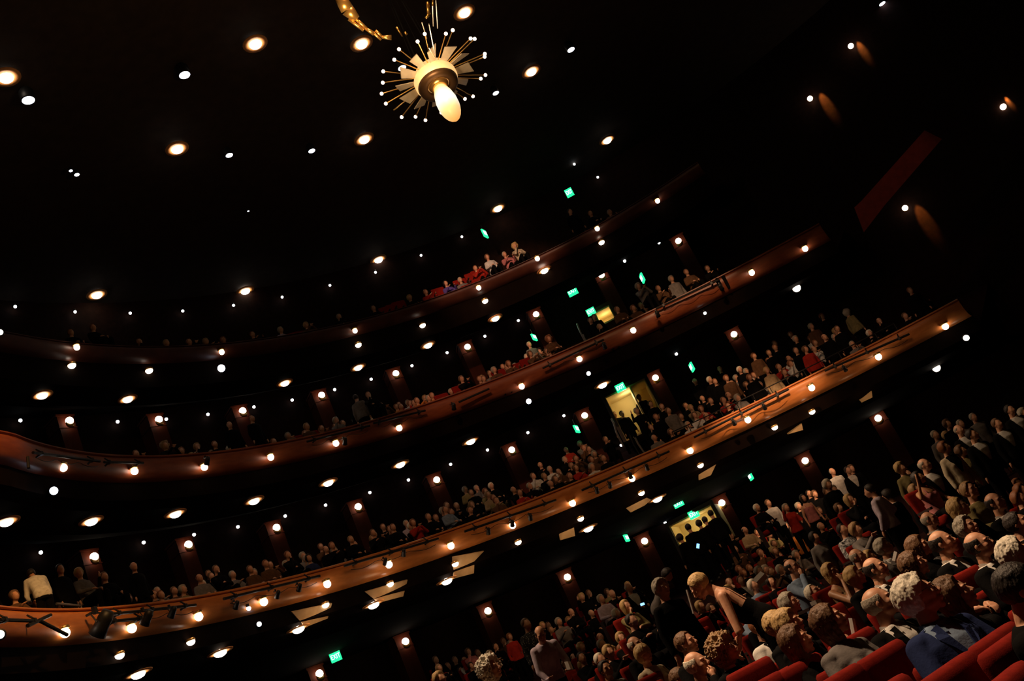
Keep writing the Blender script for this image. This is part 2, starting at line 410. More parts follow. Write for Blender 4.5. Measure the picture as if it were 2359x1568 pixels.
# side wall lamps with wall washes
for i, (u, v, du, dv, w) in enumerate([(1866,227,36,12,14),(1960,106,36,18,14),(2085,479,34,12,11),(2311,246,42,18,13)]):
    def wfn(P):
        ax, ay, _ = a; bx, by, _ = b
        d = (P[0]-ax)*(by-ay)-(P[1]-ay)*(bx-ax)
        return max(polar(P)[1]-(RW-.05), 0) if polar(P)[0] < .76 and polar(P)[1] > RW-.05 else (-d if polar(P)[0] >= .76 else -1)
    D = ray(u, v); P = None
    for tt in np.arange(25, 60, .05):
        q = CAM+D*tt
        tq, Rq = polar(q)
        side = (q[0]-a[0])*(b[1]-a[1])-(q[1]-a[1])*(b[0]-a[0])
        if (tq < .76 and Rq > RW-.3) or (tq >= .76 and side < 0 and Rq > RW-.5 and False) or (tq >= .76 and abs(side) < 1.2): P = q; break
    if P is None: print('side none', u, v); continue
    t, R = polar(P)
    lamp('wall_washer', lab('small warm lamp on the dark side wall', i), 'side wall lamps', P, [('bulb', ME_SB, (0, 0, 0)), ('back_plate', ME_SBK, (0, 0, -.05))], rot=(math.radians(90), 0, -t), scale=.85)
    Q = CAM+ray(u+du*1.25, v+dv*1.5)*(tt+.25)
    inward = Vector((-math.sin(t), -math.cos(t), 0))
    spot('wall_wash_light', Vector(Q)+inward*.55+Vector((0, 0, 1.0)), Vector(Q)-Vector((0, 0, .5)), w*30, 25, (1, .36, .06), .04, .6)
# dark red velvet hanging on the side wall
bm = bmesh.new()
pts = [(1968,478),(1985,462),(2130,300),(2170,320),(2040,470),(1990,535)]
vs = [bm.verts.new(at_d(u, v, 33)) for u, v in pts]
fc = bm.faces.new(vs)
ex = bmesh.ops.extrude_face_region(bm, geom=[fc])
bmesh.ops.translate(bm, vec=Vector(ray(2050, 420))*.25, verts=[e for e in ex['geom'] if isinstance(e, bmesh.types.BMVert)])
bmesh.ops.recalc_face_normals(bm, faces=bm.faces)
o = bm_ob('wall_panel', bm, M_REDP); tag(o, 'tall dark red panel on the side wall, upper right', 'panel', kind='structure')
spot('side_light', (9, 20, 16), at_d(2050, 420, 33), 190, 20, (1, .4, .25), .2)

# soffit patches lit by the downlights, their brightness put into beige pieces
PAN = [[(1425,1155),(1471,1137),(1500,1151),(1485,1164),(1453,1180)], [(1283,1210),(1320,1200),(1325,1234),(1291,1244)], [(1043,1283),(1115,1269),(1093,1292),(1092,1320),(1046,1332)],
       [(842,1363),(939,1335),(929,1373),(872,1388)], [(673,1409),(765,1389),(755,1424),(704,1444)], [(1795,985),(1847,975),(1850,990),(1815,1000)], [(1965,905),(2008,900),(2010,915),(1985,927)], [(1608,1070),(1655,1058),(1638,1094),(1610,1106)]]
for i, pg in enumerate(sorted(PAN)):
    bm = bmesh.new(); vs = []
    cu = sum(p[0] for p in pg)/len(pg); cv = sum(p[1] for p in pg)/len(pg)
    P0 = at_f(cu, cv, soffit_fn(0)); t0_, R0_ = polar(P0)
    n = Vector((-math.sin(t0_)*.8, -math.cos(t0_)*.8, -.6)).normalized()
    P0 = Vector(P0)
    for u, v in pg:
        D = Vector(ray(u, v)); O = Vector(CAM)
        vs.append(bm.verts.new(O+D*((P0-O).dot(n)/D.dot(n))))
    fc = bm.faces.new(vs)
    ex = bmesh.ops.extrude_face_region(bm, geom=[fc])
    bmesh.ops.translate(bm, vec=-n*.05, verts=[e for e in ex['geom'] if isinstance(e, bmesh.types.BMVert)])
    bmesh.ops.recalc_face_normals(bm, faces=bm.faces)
    o = bm_ob('lit_soffit_patch', bm, M_LITSOF); tag(o, lab('beige piece painted as lit soffit under the lower balcony', i), 'panel', 'beige lit soffit pieces under the lower balcony')
    pl = bpy.data.lights.new('patch_fill_light', 'POINT'); pl.energy = 7 if i < 6 else 4; pl.color = (1, .62, .32); pl.shadow_soft_size = .1  # added fill without a fitting, brightens the beige piece
    po = bpy.data.objects.new('patch_fill_light', pl); C.objects.link(po); po.location = P0+n*.55+Vector((0, 0, .0))

# ------------------------------------------------------------------ lit corridor openings behind the crowd
def corridor(px_tl, px_tr, depth_h, label, watts, dist_R=19.6, split=None, nm='door_1'):
    P = np.array(at_f(*px_tl, cyl(dist_R))); t, R = polar(P)
    Q = ray(*px_tr); Qd = np.linalg.norm(P-CAM)
    # right corner on the same level plane
    Q = at_z(*px_tr, P[2])
    w = math.hypot(Q[0]-P[0], Q[1]-P[1]); ang = math.atan2(Q[1]-P[1], Q[0]-P[0])
    hgt = depth_h
    r = thing(nm, label, 'doorway', (P[0], P[1], P[2]-hgt), ang)
    r['kind'] = 'structure'
    d = 1.25
    bm = bmesh.new()
    add_box(bm, (w/2, d, hgt/2), (w, .05, hgt)); add_box(bm, (-.03, d/2, hgt/2), (.06, d, hgt)); add_box(bm, (w+.03, d/2, hgt/2), (.06, d, hgt))
    bm_ob('corridor_wall', bm, M_CREAM, r)
    bm = bmesh.new(); add_box(bm, (w/2, d/2, hgt+.03), (w+.12, d, .06)); add_box(bm, (w/2, d/2, -.03), (w+.12, d, .06))
    bm_ob('corridor_ceiling', bm, M_CREAM, r)
    bm = bmesh.new(); add_box(bm, (-.09, -.03, hgt/2), (.12, .1, hgt+.15)); add_box(bm, (w+.09, -.03, hgt/2), (.12, .1, hgt+.15)); add_box(bm, (w/2, -.03, hgt+.12), (w+.3, .1, .14))
    bm_ob('door_frame', bm, M_SEATD, r)
    if split:
        bm = bmesh.new(); add_box(bm, (w*split, .45, hgt/2), (.05, .9, hgt)); bm_ob('door_leaf', bm, M_RUB, r)
    ld = bpy.data.lights.new('corridor_light', 'POINT'); ld.energy = watts; ld.color = (1, .86, .52); ld.shadow_soft_size = .12
    lo = bpy.data.objects.new('corridor_light', ld); C.objects.link(lo); lo.parent = r; lo.location = (w*.5, d*.45, hgt-.25)
    return r
corridor((1545,1213), (1637,1165), 1.15, 'bright cream doorway at the back of the stalls with people in front', 9, 19.3, nm='door_1')
corridor((1396,917), (1484,874), 1.75, 'amber lit doorway behind the lower balcony crowd', 9, 19.3, split=.62, nm='door_2')
corridor((1372,722), (1402,706), .5, 'small yellow lit doorway with slats behind the middle balcony', 5, 19.6, nm='door_3')

# ------------------------------------------------------------------ green exit signs
def exit_sign(u, v, wpx, hpx, side, label, R0):
    P = front_of(at_f(u, v, cyl(R0), 12), .25); t, R = polar(P); dist = np.linalg.norm(P-CAM)
    w = wpx/FPX*dist; h = hpx/FPX*dist
    az = math.atan2(P[0], P[1])
    rz = -az if side == 0 else -az+math.radians(72*side)
    r = thing('exit_sign', label, 'exit sign', P, rz, 'green exit signs')
    W_, H_ = (w, h) if side == 0 else (.34, h)
    bm = bmesh.new(); add_box(bm, (0, .03, 0), (W_, .06, H_)); bm_ob('sign_case', bm, M_GREEN, r)
    cu = bpy.data.curves.new('exit_text', 'FONT'); cu.body = 'EXIT'; cu.size = H_*.72; cu.align_x = 'CENTER'; cu.align_y = 'CENTER'; cu.extrude = .004; cu.resolution_u = 2
    to = bpy.data.objects.new('exit_text', cu); me = bpy.data.meshes.new_from_object(to); bpy.data.objects.remove(to)
    o = new_ob('exit_text', me, M_GLET, r); o.rotation_euler = (math.radians(90), 0, 0); o.location = (0, -.008, 0)
    o.scale = (W_*.86/max(me.vertices[i].co.x for i in range(len(me.vertices)))/2, 1, 1)
    bm = bmesh.new(); add_box(bm, (0, .03, H_/2+.12), (.02, .02, .24)); bm_ob('hanger', bm, M_BLACK, r)
for q in [(1311,443,17,20,0,'green exit sign above the top balcony, highest of all',18.5),(1118,537,9,20,1,'narrow green exit sign seen edge on above the top balcony crowd',19),
          (1318,670,23,21,0,'square green exit sign above the middle balcony',19),(1361,717,20,16,0,'green exit sign beside the small yellow doorway',19),
          (1478,641,8,20,-1,'slim green exit sign at right above the middle balcony',19),(1232,776,8,15,1,'slim green exit sign left of the standing person on the middle balcony',18.2),
          (1429,892,22,18,0,'green exit sign over the amber doorway above the lower balcony',19.1),(1592,846,8,19,-1,'slim green exit sign right of the amber doorway',19),
          (1330,987,8,18,1,'slim green exit sign left of the amber doorway',19),(1563,1160,23,14,0,'green exit sign above left of the cream doorway in the stalls',19),
          (1598,1184,23,18,0,'brightest green exit sign on top of the cream doorway in the stalls',18.9),(1727,1097,8,18,-1,'slim green exit sign right of the cream doorway',19),
          (1445,1238,8,16,1,'slim green exit sign left of the cream doorway',19),(773,1512,24,20,0,'green exit sign at bottom left under the lower balcony',19)]:
    exit_sign(*q)

# ------------------------------------------------------------------ chandelier
DCH = 23.2
PC = at_d(1002, 180, DCH)
ch = thing('chandelier', 'sunburst chandelier with glowing drop bulb, frosted paddles and ball lamps', 'chandelier', PC)
az = math.atan2(PC[0], PC[1])
ch.rotation_euler = (math.radians(-9), 0, -az)
M_HUB = mat('cream_glowing_hub', (.9, .62, .3), .4, emit=(1, .58, .22), estr=1.0)
M_DROP = mat('glowing_drop_glass', (1, .8, .5), .3, emit=(1, .70, .36), estr=1.0)
_nt = M_DROP.node_tree; _sx = _nt.nodes.new('ShaderNodeSeparateXYZ'); _mr = _nt.nodes.new('ShaderNodeMapRange'); _cr = _nt.nodes.new('ShaderNodeValToRGB')
_mr.inputs['From Min'].default_value = -1.33; _mr.inputs['From Max'].default_value = -.22
_cr.color_ramp.elements[0].color = (1, .42, .10, 1); _cr.color_ramp.elements[1].color = (.9, .30, .05, 1)
for _p, _c in ((.22, (1, .62, .25, 1)), (.45, (1, 1, .9, 1)), (.62, (1, 1, .8, 1)), (.82, (1, .55, .2, 1))):
    _e = _cr.color_ramp.elements.new(_p); _e.color = _c
_nt.links.new(_nt.nodes['Texture Coordinate'].outputs['Object'], _sx.inputs[0]); _nt.links.new(_sx.outputs['Z'], _mr.inputs['Value'])
_nt.links.new(_mr.outputs[0], _cr.inputs[0]); _nt.links.new(_cr.outputs[0], _nt.nodes['Principled BSDF'].inputs['Emission Color'])
M_PAD = mat('frosted_paddle', (.62, .52, .40), .6, (.5, .42, .33), 6)
bm = bmesh.new(); lathe(bm, [(.001, .26), (.34, .26), (.40, .20), (.42, .10), (.46, .08), (.49, 0), (.49, -.12), (.45, -.2), (.40, -.22)], 40)
bm_ob('hub', bm, M_HUB, ch, True)
bm = bmesh.new(); lathe(bm, [(.46, -.20), (.44, -.28), (.36, -.31), (.28, -.29), (.25, -.26), (.24, -.20)], 40)
bm_ob('lower_rim', bm, M_BLACK if False else mat('dark_bronze', (.10, .05, .02), .4, metal=.5), ch, True)
bm = bmesh.new(); lathe(bm, [(.24, -.22), (.19, -.32), (.15, -.34), (.13, -.30), (.10, -.25)], 32)
bm_ob('bulb_collar', bm, M_BRASS, ch, True)
bm = bmesh.new(); lathe(bm, [(.001, -.22), (.12, -.28), (.15, -.36), (.20, -.52), (.235, -.72), (.235, -.90), (.225, -1.0), (.20, -1.1), (.165, -1.19), (.12, -1.26), (.07, -1.31), (.001, -1.33)], 48)
bm_ob('drop_bulb', bm, M_DROP, ch, True)
for i in range(12):
    an = 2*math.pi*(i+.5)/12
    bm = bmesh.new()
    mx = Matrix.Rotation(an, 4, 'Z') @ Matrix.Translation((.66, 0, .02)) @ Matrix.Rotation(math.radians(22 if i % 2 else -14), 4, 'X')
    vs = add_box(bm, (0, 0, 0), (.40, .25, .02), mx=mx)
    for vtx in vs:
        l = (mx.inverted() @ vtx.co)
        if l.x < 0: l.y *= .55
        else: l.x += .05*(1 if l.y > 0 else -1)
        vtx.co = mx @ l
    bm_ob('paddle', bm, M_PAD, ch)
    for s in (-1, 1):
        aa = 2*math.pi*i/12+s*.085+.1
        tip = Vector((1.22*math.cos(aa), 1.22*math.sin(aa), .10 if s > 0 else -.02))
        bm = bmesh.new(); add_tube(bm, [Vector((.42*math.cos(aa), .42*math.sin(aa), .05)), tip], .013, 6)
        rd = bm_ob('arm', bm, M_BRASS, ch)
        if i == 5 and s > 0: continue
        bm = bmesh.new(); add_sphere(bm, tip, .039, 12, 8); bm_ob('ball_lamp', bm, mat('chandelier_ball', (1, .8, .7), .3, emit=(1, .74, .56), estr=6), rd, True)
for i in range(8):
    an = 2*math.pi*i/8
    bm = bmesh.new(); add_tube(bm, [(.30*math.cos(an), .30*math.sin(an), .2), (.12*math.cos(an), .12*math.sin(an), 3.4)], .007, 5)
    bm_ob('suspension_wire', bm, M_BLACK, ch)
pl = bpy.data.lights.new('chandelier_light', 'POINT'); pl.energy = 26; pl.color = (1, .66, .34); pl.shadow_soft_size = .2
po = bpy.data.objects.new('chandelier_light', pl); C.objects.link(po); po.parent = ch; po.location = (0, -.75, -.5)
# brass arms of the ornaments hanging above the chandelier
def orn(name, label, segs, dist, n=20):
    bm = bmesh.new(); c = at_d(*segs[0][0], dist)
    for p, q, r0, r1 in segs:
        A, B = Vector(at_d(*p, dist)-c), Vector(at_d(*q, dist)-c)
        add_tube(bm, [A, A.lerp(B, .5), B], [r0, (r0+r1)/2*1.05, r1], n)
    o = bm_ob(name, bm, M_BRASS, smooth=True); o.location = c
    tag(o, label, 'light fitting'); return o
orn('brass_chandelier_arm', 'thick golden arm of a hanging light at top, left of the sunburst chandelier', [((783,-6),(800,22),.10,.13),((800,22),(822,44),.13,.07),((820,44),(845,66),.035,.03),((803,44),(838,70),.03,.03),((843,66),(862,78),.03,.04),((865,70),(882,86),.025,.025),((860,76),(878,92),.025,.02),((880,86),(902,84),.03,.03),((884,86),(902,90),.03,.02)], 20.5)
orn('brass_chandelier_arm', 'slim golden arm of a hanging light at top, above the sunburst chandelier', [((985,4),(988,34),.03,.035),((988,34),(980,42),.03,.02),((998,-4),(997,14),.02,.02),((913,62),(927,84),.02,.012),((932,74),(938,80),.02,.02)], 21)
pl = bpy.data.lights.new('ornament_fill', 'POINT'); pl.energy = 230; pl.color = (1, .62, .25); pl.shadow_soft_size = .3  # unseen fill added to brighten the brass arms
po = bpy.data.objects.new('ornament_fill', pl); C.objects.link(po); po.location = at_d(800, 120, 19.2)
for i, (p, q) in enumerate([((972,52),(983,88)),((988,55),(1001,122)),((996,6),(998,60)),((1004,0),(1008,65)),((988,110),(1001,132))]):
    A, B = Vector(at_d(*p, 22)), Vector(at_d(*q, 22.6)); bm = bmesh.new(); add_tube(bm, [A-A, B-A], .012, 5)
    o = bm_ob('steel_cable', bm, M_STEEL); o.location = A; tag(o, lab('thin steel cable above the sunburst chandelier', i), 'cable', 'steel cables above the chandelier')

# ------------------------------------------------------------------ rigging on the balcony fronts
def onfront(u, v, k, off=-.22):
    Rf = TIERS[k][1]
    return Vector(at_f(u, v, lambda P: polar(P)[1]-Rf(polar(P)[0])-off, 12))
BARS = [(0,(0,1427),(89,1430)),(0,(64,1441),(117,1416)),(0,(89,1428),(155,1462)),(0,(250,1415),(451,1393)),(0,(254,1431),(331,1423)),(0,(515,1379),(737,1326)),(0,(793,1303),(1010,1240)),(0,(1070,1224),(1281,1151)),(0,(1340,1129),(1542,1039)),(0,(1599,1007),(1817,896)),(0,(1900,854),(2095,769)),
        (1,(76,1042),(230,1062)),(1,(64,1052),(66,1078)),(1,(240,1064),(330,1066)),(1,(707,1017),(852,980)),(1,(1057,926),(1127,895)),(1,(1250,848),(1391,782)),(1,(1511,711),(1657,644)),(1,(860,975),(980,945))]
for i, (k, p, q) in enumerate(sorted(BARS, key=lambda b: (b[0], b[1]))):
    n = max(2, int(abs(q[0]-p[0])/60)+1)
    pts = [onfront(p[0]+(q[0]-p[0])*s, p[1]+(q[1]-p[1])*s, k) for s in np.linspace(0, 1, n+1)]
    c = pts[0]
    idx = sum(1 for b in BARS if b[0] == k and (b[1] < p))
    r = thing('lighting_bar', lab('black lighting bar clamped to the %s balcony front' % TN[k], idx), 'lighting bar', c, 0, 'lighting bars on the %s balcony front' % TN[k])
    bm = bmesh.new(); add_tube(bm, [x-c for x in pts], .036, 8); bm_ob('bar', bm, M_BLACK, r)
    if abs(q[0]-p[0]) > 70:
        m_ = max(2, int(abs(q[0]-p[0])/60))
        for s in np.linspace(.12, .88, m_):
            X = onfront(p[0]+(q[0]-p[0])*s, p[1]+(q[1]-p[1])*s, k)-c
            t, R = polar(X+c)
            bm = bmesh.new()
            out = Vector((math.sin(t), math.cos(t), 0))
            add_box(bm, X, (.07, .09, .09), -t); add_tube(bm, [X, X+out*.16+Vector((0, 0, -.02))], .025, 6); add_tube(bm, [X+Vector((0, 0, .05)), X+Vector((0, 0, .16))+out*.1], .02, 6)
            bm_ob('clamp', bm, M_BLACK, r)
    # loops of cable under the bar
    if abs(q[0]-p[0]) > 100:
        bm = bmesh.new(); L = []
        for s in np.linspace(.05, .95, 25):
            X = onfront(p[0]+(q[0]-p[0])*s, p[1]+(q[1]-p[1])*s, k, -.18)-c
            L.append(X-Vector((0, 0, .10+.10*abs(math.sin(s*math.pi*3)))))
        add_tube(bm, L, .008, 5); bm_ob('cable', bm, M_BLACK, r)
def stage_light(u, v, k, label, s=1):
    P = onfront(u, v, k, -.42); t, R = polar(P)
    r = thing('stage_light', label, 'stage light', P, -t, 'stage lights on the balcony fronts'); r.scale = (s,)*3
    bm = bmesh.new(); lathe(bm, [(.001, .26), (.12, .25), (.16, .1), (.16, -.1), (.19, -.3), (.17, -.3), (.15, -.12)], 16, Matrix.Rotation(math.radians(50), 4, 'X')); bm_ob('housing', bm, M_BLACK, r, True)
    bm = bmesh.new(); add_tube(bm, [(-.2, 0, 0), (-.21, .1, .25), (.21, .1, .25), (.2, 0, 0)], .02, 6); bm_ob('yoke', bm, M_BLACK, r)
    bm = bmesh.new(); add_box(bm, (0, .12, .32), (.09, .09, .16)); add_tube(bm, [(0, .1, .3), (0, .35, .3)], .03, 6); bm_ob('clamp', bm, M_BLACK, r)
stage_light(238, 1432, 0, 'large black stage light on the lower balcony front at left', .95)
stage_light(340, 1420, 0, 'black stage light just right of the large one at left', .6)
stage_light(398, 1408, 0, 'black stage light at the right end of the left bar', .45)
for i, (u, v) in enumerate([(545,1392),(640,1368),(690,1352),(888,1292),(930,1272),(1125,1222),(1180,1204),(1222,1190),(1375,1128),(1405,1116),(1452,1094),(1490,1075),(1690,972),(1760,936),(1945,848)]):
    stage_light(u, v, 0, 'small black stage light under the lower front bars, %s from left' % ordinal(i+1), .36)
for i, (u, v) in enumerate([(795,1015),(478,1060),(1514,722),(1392,795),(1660,660),(1045,935)]):
    stage_light(u, v, 1, ['black stage light with pale rim on the middle balcony front', 'black stage light at left on the middle balcony front', 'black clamp light on the brightest part of the middle front', 'black stage light near the bright lamps on the middle front', 'black stage light at the far right of the middle front', 'black stage light at the centre of the middle front'][i], .42)
# aisle handrails
for i, (pts, k, lb) in enumerate([([(130,1390),(186,1395),(188,1405)],0,'bright steel handrail above the lower front at left'),([(1463,1008),(1470,1022),(1489,1050)],0,'steel aisle handrail right of the amber doorway'),([(1408,964),(1414,975),(1420,996)],0,'small steel handrail left of the amber doorway'),([(1450,1000),(1460,1024),(1475,1050)],0,'thin dark handrail between the steel ones'),([(1329,745),(1337,765),(1350,790)],1,'slim steel handrail on the middle balcony'),([(1343,770),(1346,778),(1351,786)],1,'short bright steel rail end on the middle balcony')]):
    L = [onfront(u, v, k, .9) for u, v in pts]; c = L[-1]
    L2 = [x-c for x in L]
    if i in (1, 2, 3): L2.append(L2[-1]-Vector((0, 0, .5)))
    bm = bmesh.new(); add_tube(bm, L2, .03 if 'thin' not in lb else .018, 8)
    o = bm_ob('handrail', bm, M_STEEL if 'dark' not in lb else M_BLACK); o.location = c; tag(o, lb, 'handrail')
# ------------------------------------------------------------------ people: shared shapes
def _sph_t(seg, ring):
    V = [(0, 0, 1)]+[(math.sin(math.pi*r/ring)*math.cos(2*math.pi*k/seg), math.sin(math.pi*r/ring)*math.sin(2*math.pi*k/seg), math.cos(math.pi*r/ring)) for r in range(1, ring) for k in range(seg)]+[(0, 0, -1)]
    F = [(0, 1+k, 1+(k+1) % seg) for k in range(seg)]
    for r in range(ring-2):
        for k in range(seg):
            a_ = 1+r*seg+k; b_ = 1+r*seg+(k+1) % seg; F.append((a_, a_+seg, b_+seg, b_))
    n = len(V)-1; F += [(n, n-seg+(k+1) % seg, n-seg+k) for k in range(seg)]
    return V, F
_ST = {}
def _add_s(bm, M, seg, ring):
    if (seg, ring) not in _ST: _ST[seg, ring] = _sph_t(seg, ring)
    V, F = _ST[seg, ring]
    vs = [bm.verts.new(M @ Vector(v)) for v in V]
    for f in F: bm.faces.new([vs[i] for i in f])
def rcone(bm, p0, r0, p1, r1, seg=12):
    p0 = Vector(p0); p1 = Vector(p1); d = p1-p0
    q = d.to_track_quat('Z', 'Y').to_matrix().to_4x4()
    for p, r in ((p0, r0), (p1, r1)): _add_s(bm, Matrix.Translation(p) @ Matrix.Scale(r, 4), seg, 8)
    A = Matrix.Translation(p0) @ q; B = Matrix.Translation(p1) @ q
    a_ = [bm.verts.new(A @ Vector((r0*math.cos(2*math.pi*k/seg), r0*math.sin(2*math.pi*k/seg), 0))) for k in range(seg)]
    b_ = [bm.verts.new(B @ Vector((r1*math.cos(2*math.pi*k/seg), r1*math.sin(2*math.pi*k/seg), 0))) for k in range(seg)]
    for k in range(seg): bm.faces.new((a_[k], a_[(k+1) % seg], b_[(k+1) % seg], b_[k]))
    bm.faces.new(a_[::-1]); bm.faces.new(b_)
def ell(bm, c, r, rot=(0, 0, 0), seg=20):
    _add_s(bm, Matrix.Translation(c) @ Euler(rot).to_matrix().to_4x4() @ Matrix.Diagonal((*r, 1)), seg, seg*2//3)
def loft(bm, rings, seg=24, pw=2.4):
    rr = []
    for z, rx, ry, cy in rings:
        L = []
        for k in range(seg):
            a = 2*math.pi*k/seg; c, s = math.cos(a), math.sin(a)
            L.append(bm.verts.new((rx*math.copysign(abs(c)**(2/pw), c), cy+ry*math.copysign(abs(s)**(2/pw), s), z)))
        rr.append(L)
    for i in range(len(rr)-1):
        for k in range(seg):
            bm.faces.new((rr[i][k], rr[i][(k+1) % seg], rr[i+1][(k+1) % seg], rr[i+1][k]))
    bm.faces.new(rr[0][::-1]); bm.faces.new(rr[-1])
WORK = bpy.data.scenes.new('workshop')
def remesh(bm, vox, smooth=2, fac=.5):
    me = bpy.data.meshes.new('tmp'); bm.to_mesh(me); bm.free()
    o = bpy.data.objects.new('tmp', me); WORK.collection.objects.link(o)
    md = o.modifiers.new('r', 'REMESH'); md.mode = 'VOXEL'; md.voxel_size = vox; md.adaptivity = 0
    if smooth:
        ms = o.modifiers.new('s', 'SMOOTH'); ms.iterations = smooth; ms.factor = fac
    WORK.view_layers[0].update(); dg = WORK.view_layers[0].depsgraph; dg.update()
    r = bpy.data.meshes.new_from_object(o.evaluated_get(dg))
    bpy.data.objects.remove(o); bpy.data.meshes.remove(me)
    r.polygons.foreach_set('use_smooth', [True]*len(r.polygons))
    return r
SHO = {'sit': 0.0, 'stand': .47}
NECK = Vector((0, -.015, 1.05))
HCEN = Vector((0, .022, 1.192))              # head centre, seated rest
# arms: (elbow, wrist) for right (+x) then left; in seated rest space
ARMS = {
 'lap':   [((.25, .06, .70), (.11, .33, .64)), ((-.25, .06, .70), (-.10, .34, .63))],
 'chin':  [((.20, .27, .74), (.05, .17, 1.03)), ((-.24, .08, .70), (.06, .30, .70))],
 'clasp': [((.23, .22, .74), (.035, .36, .93)), ((-.23, .22, .74), (-.035, .36, .93))],
 'read':  [((.24, .12, .72), (.13, .38, .82)), ((-.24, .12, .72), (-.13, .38, .82))],
 'up':    [((.26, .12, .86), (.24, .26, 1.12)), ((-.25, .06, .70), (-.10, .34, .63))],
 'down':  [((.24, -.03, .68), (.26, .05, .43)), ((-.24, -.03, .68), (-.26, .05, .43))],
 'fwd':   [((.23, .16, .70), (.16, .36, .56)), ((-.23, .16, .70), (-.16, .36, .56))],
 'hip':   [((.33, -.08, .72), (.20, .08, .58)), ((-.24, -.03, .68), (-.24, .08, .44))],
 'reach': [((.24, .20, .66), (.20, .34, .40)), ((-.24, .20, .66), (-.20, .34, .40))],
}
def hand(bm, wr, el, side, vox, curl=.5, inward=None):
    wr = Vector(wr); d = (wr-Vector(el)).normalized()
    up = Vector((0, 0, 1)) if abs(d.z) < .8 else Vector((0, 1, 0))
    s = d.cross(up).normalized(); n = s.cross(d).normalized()      # n: back of the hand
    palm = wr+d*.05
    rcone(bm, wr, .026, palm, .030)
    for k in (-1, 0, 1): rcone(bm, wr+d*.02+s*.012*k, .017, wr+d*.085+s*.020*k, .014, 8)
    if vox > .011: rcone(bm, palm, .032, palm+d*.07-n*.03, .02, 8); return
    for k, L in ((-1.5, .062), (-.5, .074), (.5, .080), (1.5, .072)):
        b = wr+d*.085+s*.0175*k
        m1 = b+(d*math.cos(curl*.8)-n*math.sin(curl*.8))*L*.5
        m2 = m1+(d*math.cos(curl*2)-n*math.sin(curl*2))*L*.32
        m3 = m2+(d*math.cos(curl*3)-n*math.sin(curl*3))*L*.25
        rcone(bm, b, .0098, m1, .009, 8); rcone(bm, m1, .009, m2, .0082, 8); rcone(bm, m2, .0082, m3, .007, 8)
    b = wr+d*.025+s*.024*(-side); m1 = b+(d*.75+s*(-side)*.55-n*.2).normalized()*.045; m2 = m1+(d*.9+s*(-side)*.1-n*.35).normalized()*.034
    rcone(bm, b, .014, m1, .0105, 8); rcone(bm, m1, .0105, m2, .0085, 8)
def head_prims(bm, fem, dx=Vector((0, 0, 0))):
    c = HCEN+dx
    def E(x, y, z, rx, ry, rz, rot=(0, 0, 0)): ell(bm, c+Vector((x, y, z)), (rx, ry, rz), rot)
    k = .94 if fem else 1
    E(0, -.018, .030, .077, .098, .094); E(0, .028, .0, .067*k, .067, .095); E(0, .024, -.058, .058*k, .066, .052)
    E(0, .074, -.096, .023*k, .020, .019)
    for s in (-1, 1):
        E(.030*s, .082, .024, .026, .014, .010); E(.040*s, .060, -.024, .026, .028, .030); E(.077*s, -.004, -.010, .009, .019, .031, (0, .15*s, .25*s))
        E(.011*s, .103, -.031, .010, .012, .009); E(.040*s, .030, -.070, .020, .040, .022)
        E(.031*s, .077, .004, .0135, .012, .0115)
    rcone(bm, c+Vector((0, .086, .016)), .0095, c+Vector((0, .114, -.024)), .013, 10)
    E(0, .095, -.056, .024, .012, .0065); E(0, .092, -.067, .020, .012, .0075)
    rcone(bm, c+Vector((0, -.028, -.06)), .054*k, Vector((0, -.03, 1.0))+dx, .062*k)
def torso_rings(f, inf=0, fem=False):
    w = .93 if fem else 1
    return [(.40+0*inf, .172+inf, .125+inf, -.02), (.50, .172+inf, .125+inf, -.02), (.62, (.150*w)+inf, .112+inf, -.01), (.78, .163*w+inf, .118+inf, .0), (.90, .182*w+inf, .112+inf, -.008), (.965, .165*w+inf, .092+inf, -.02), (1.01, .11*w+inf, .07+inf, -.025), (1.035, .068+inf, .058+inf, -.025)]
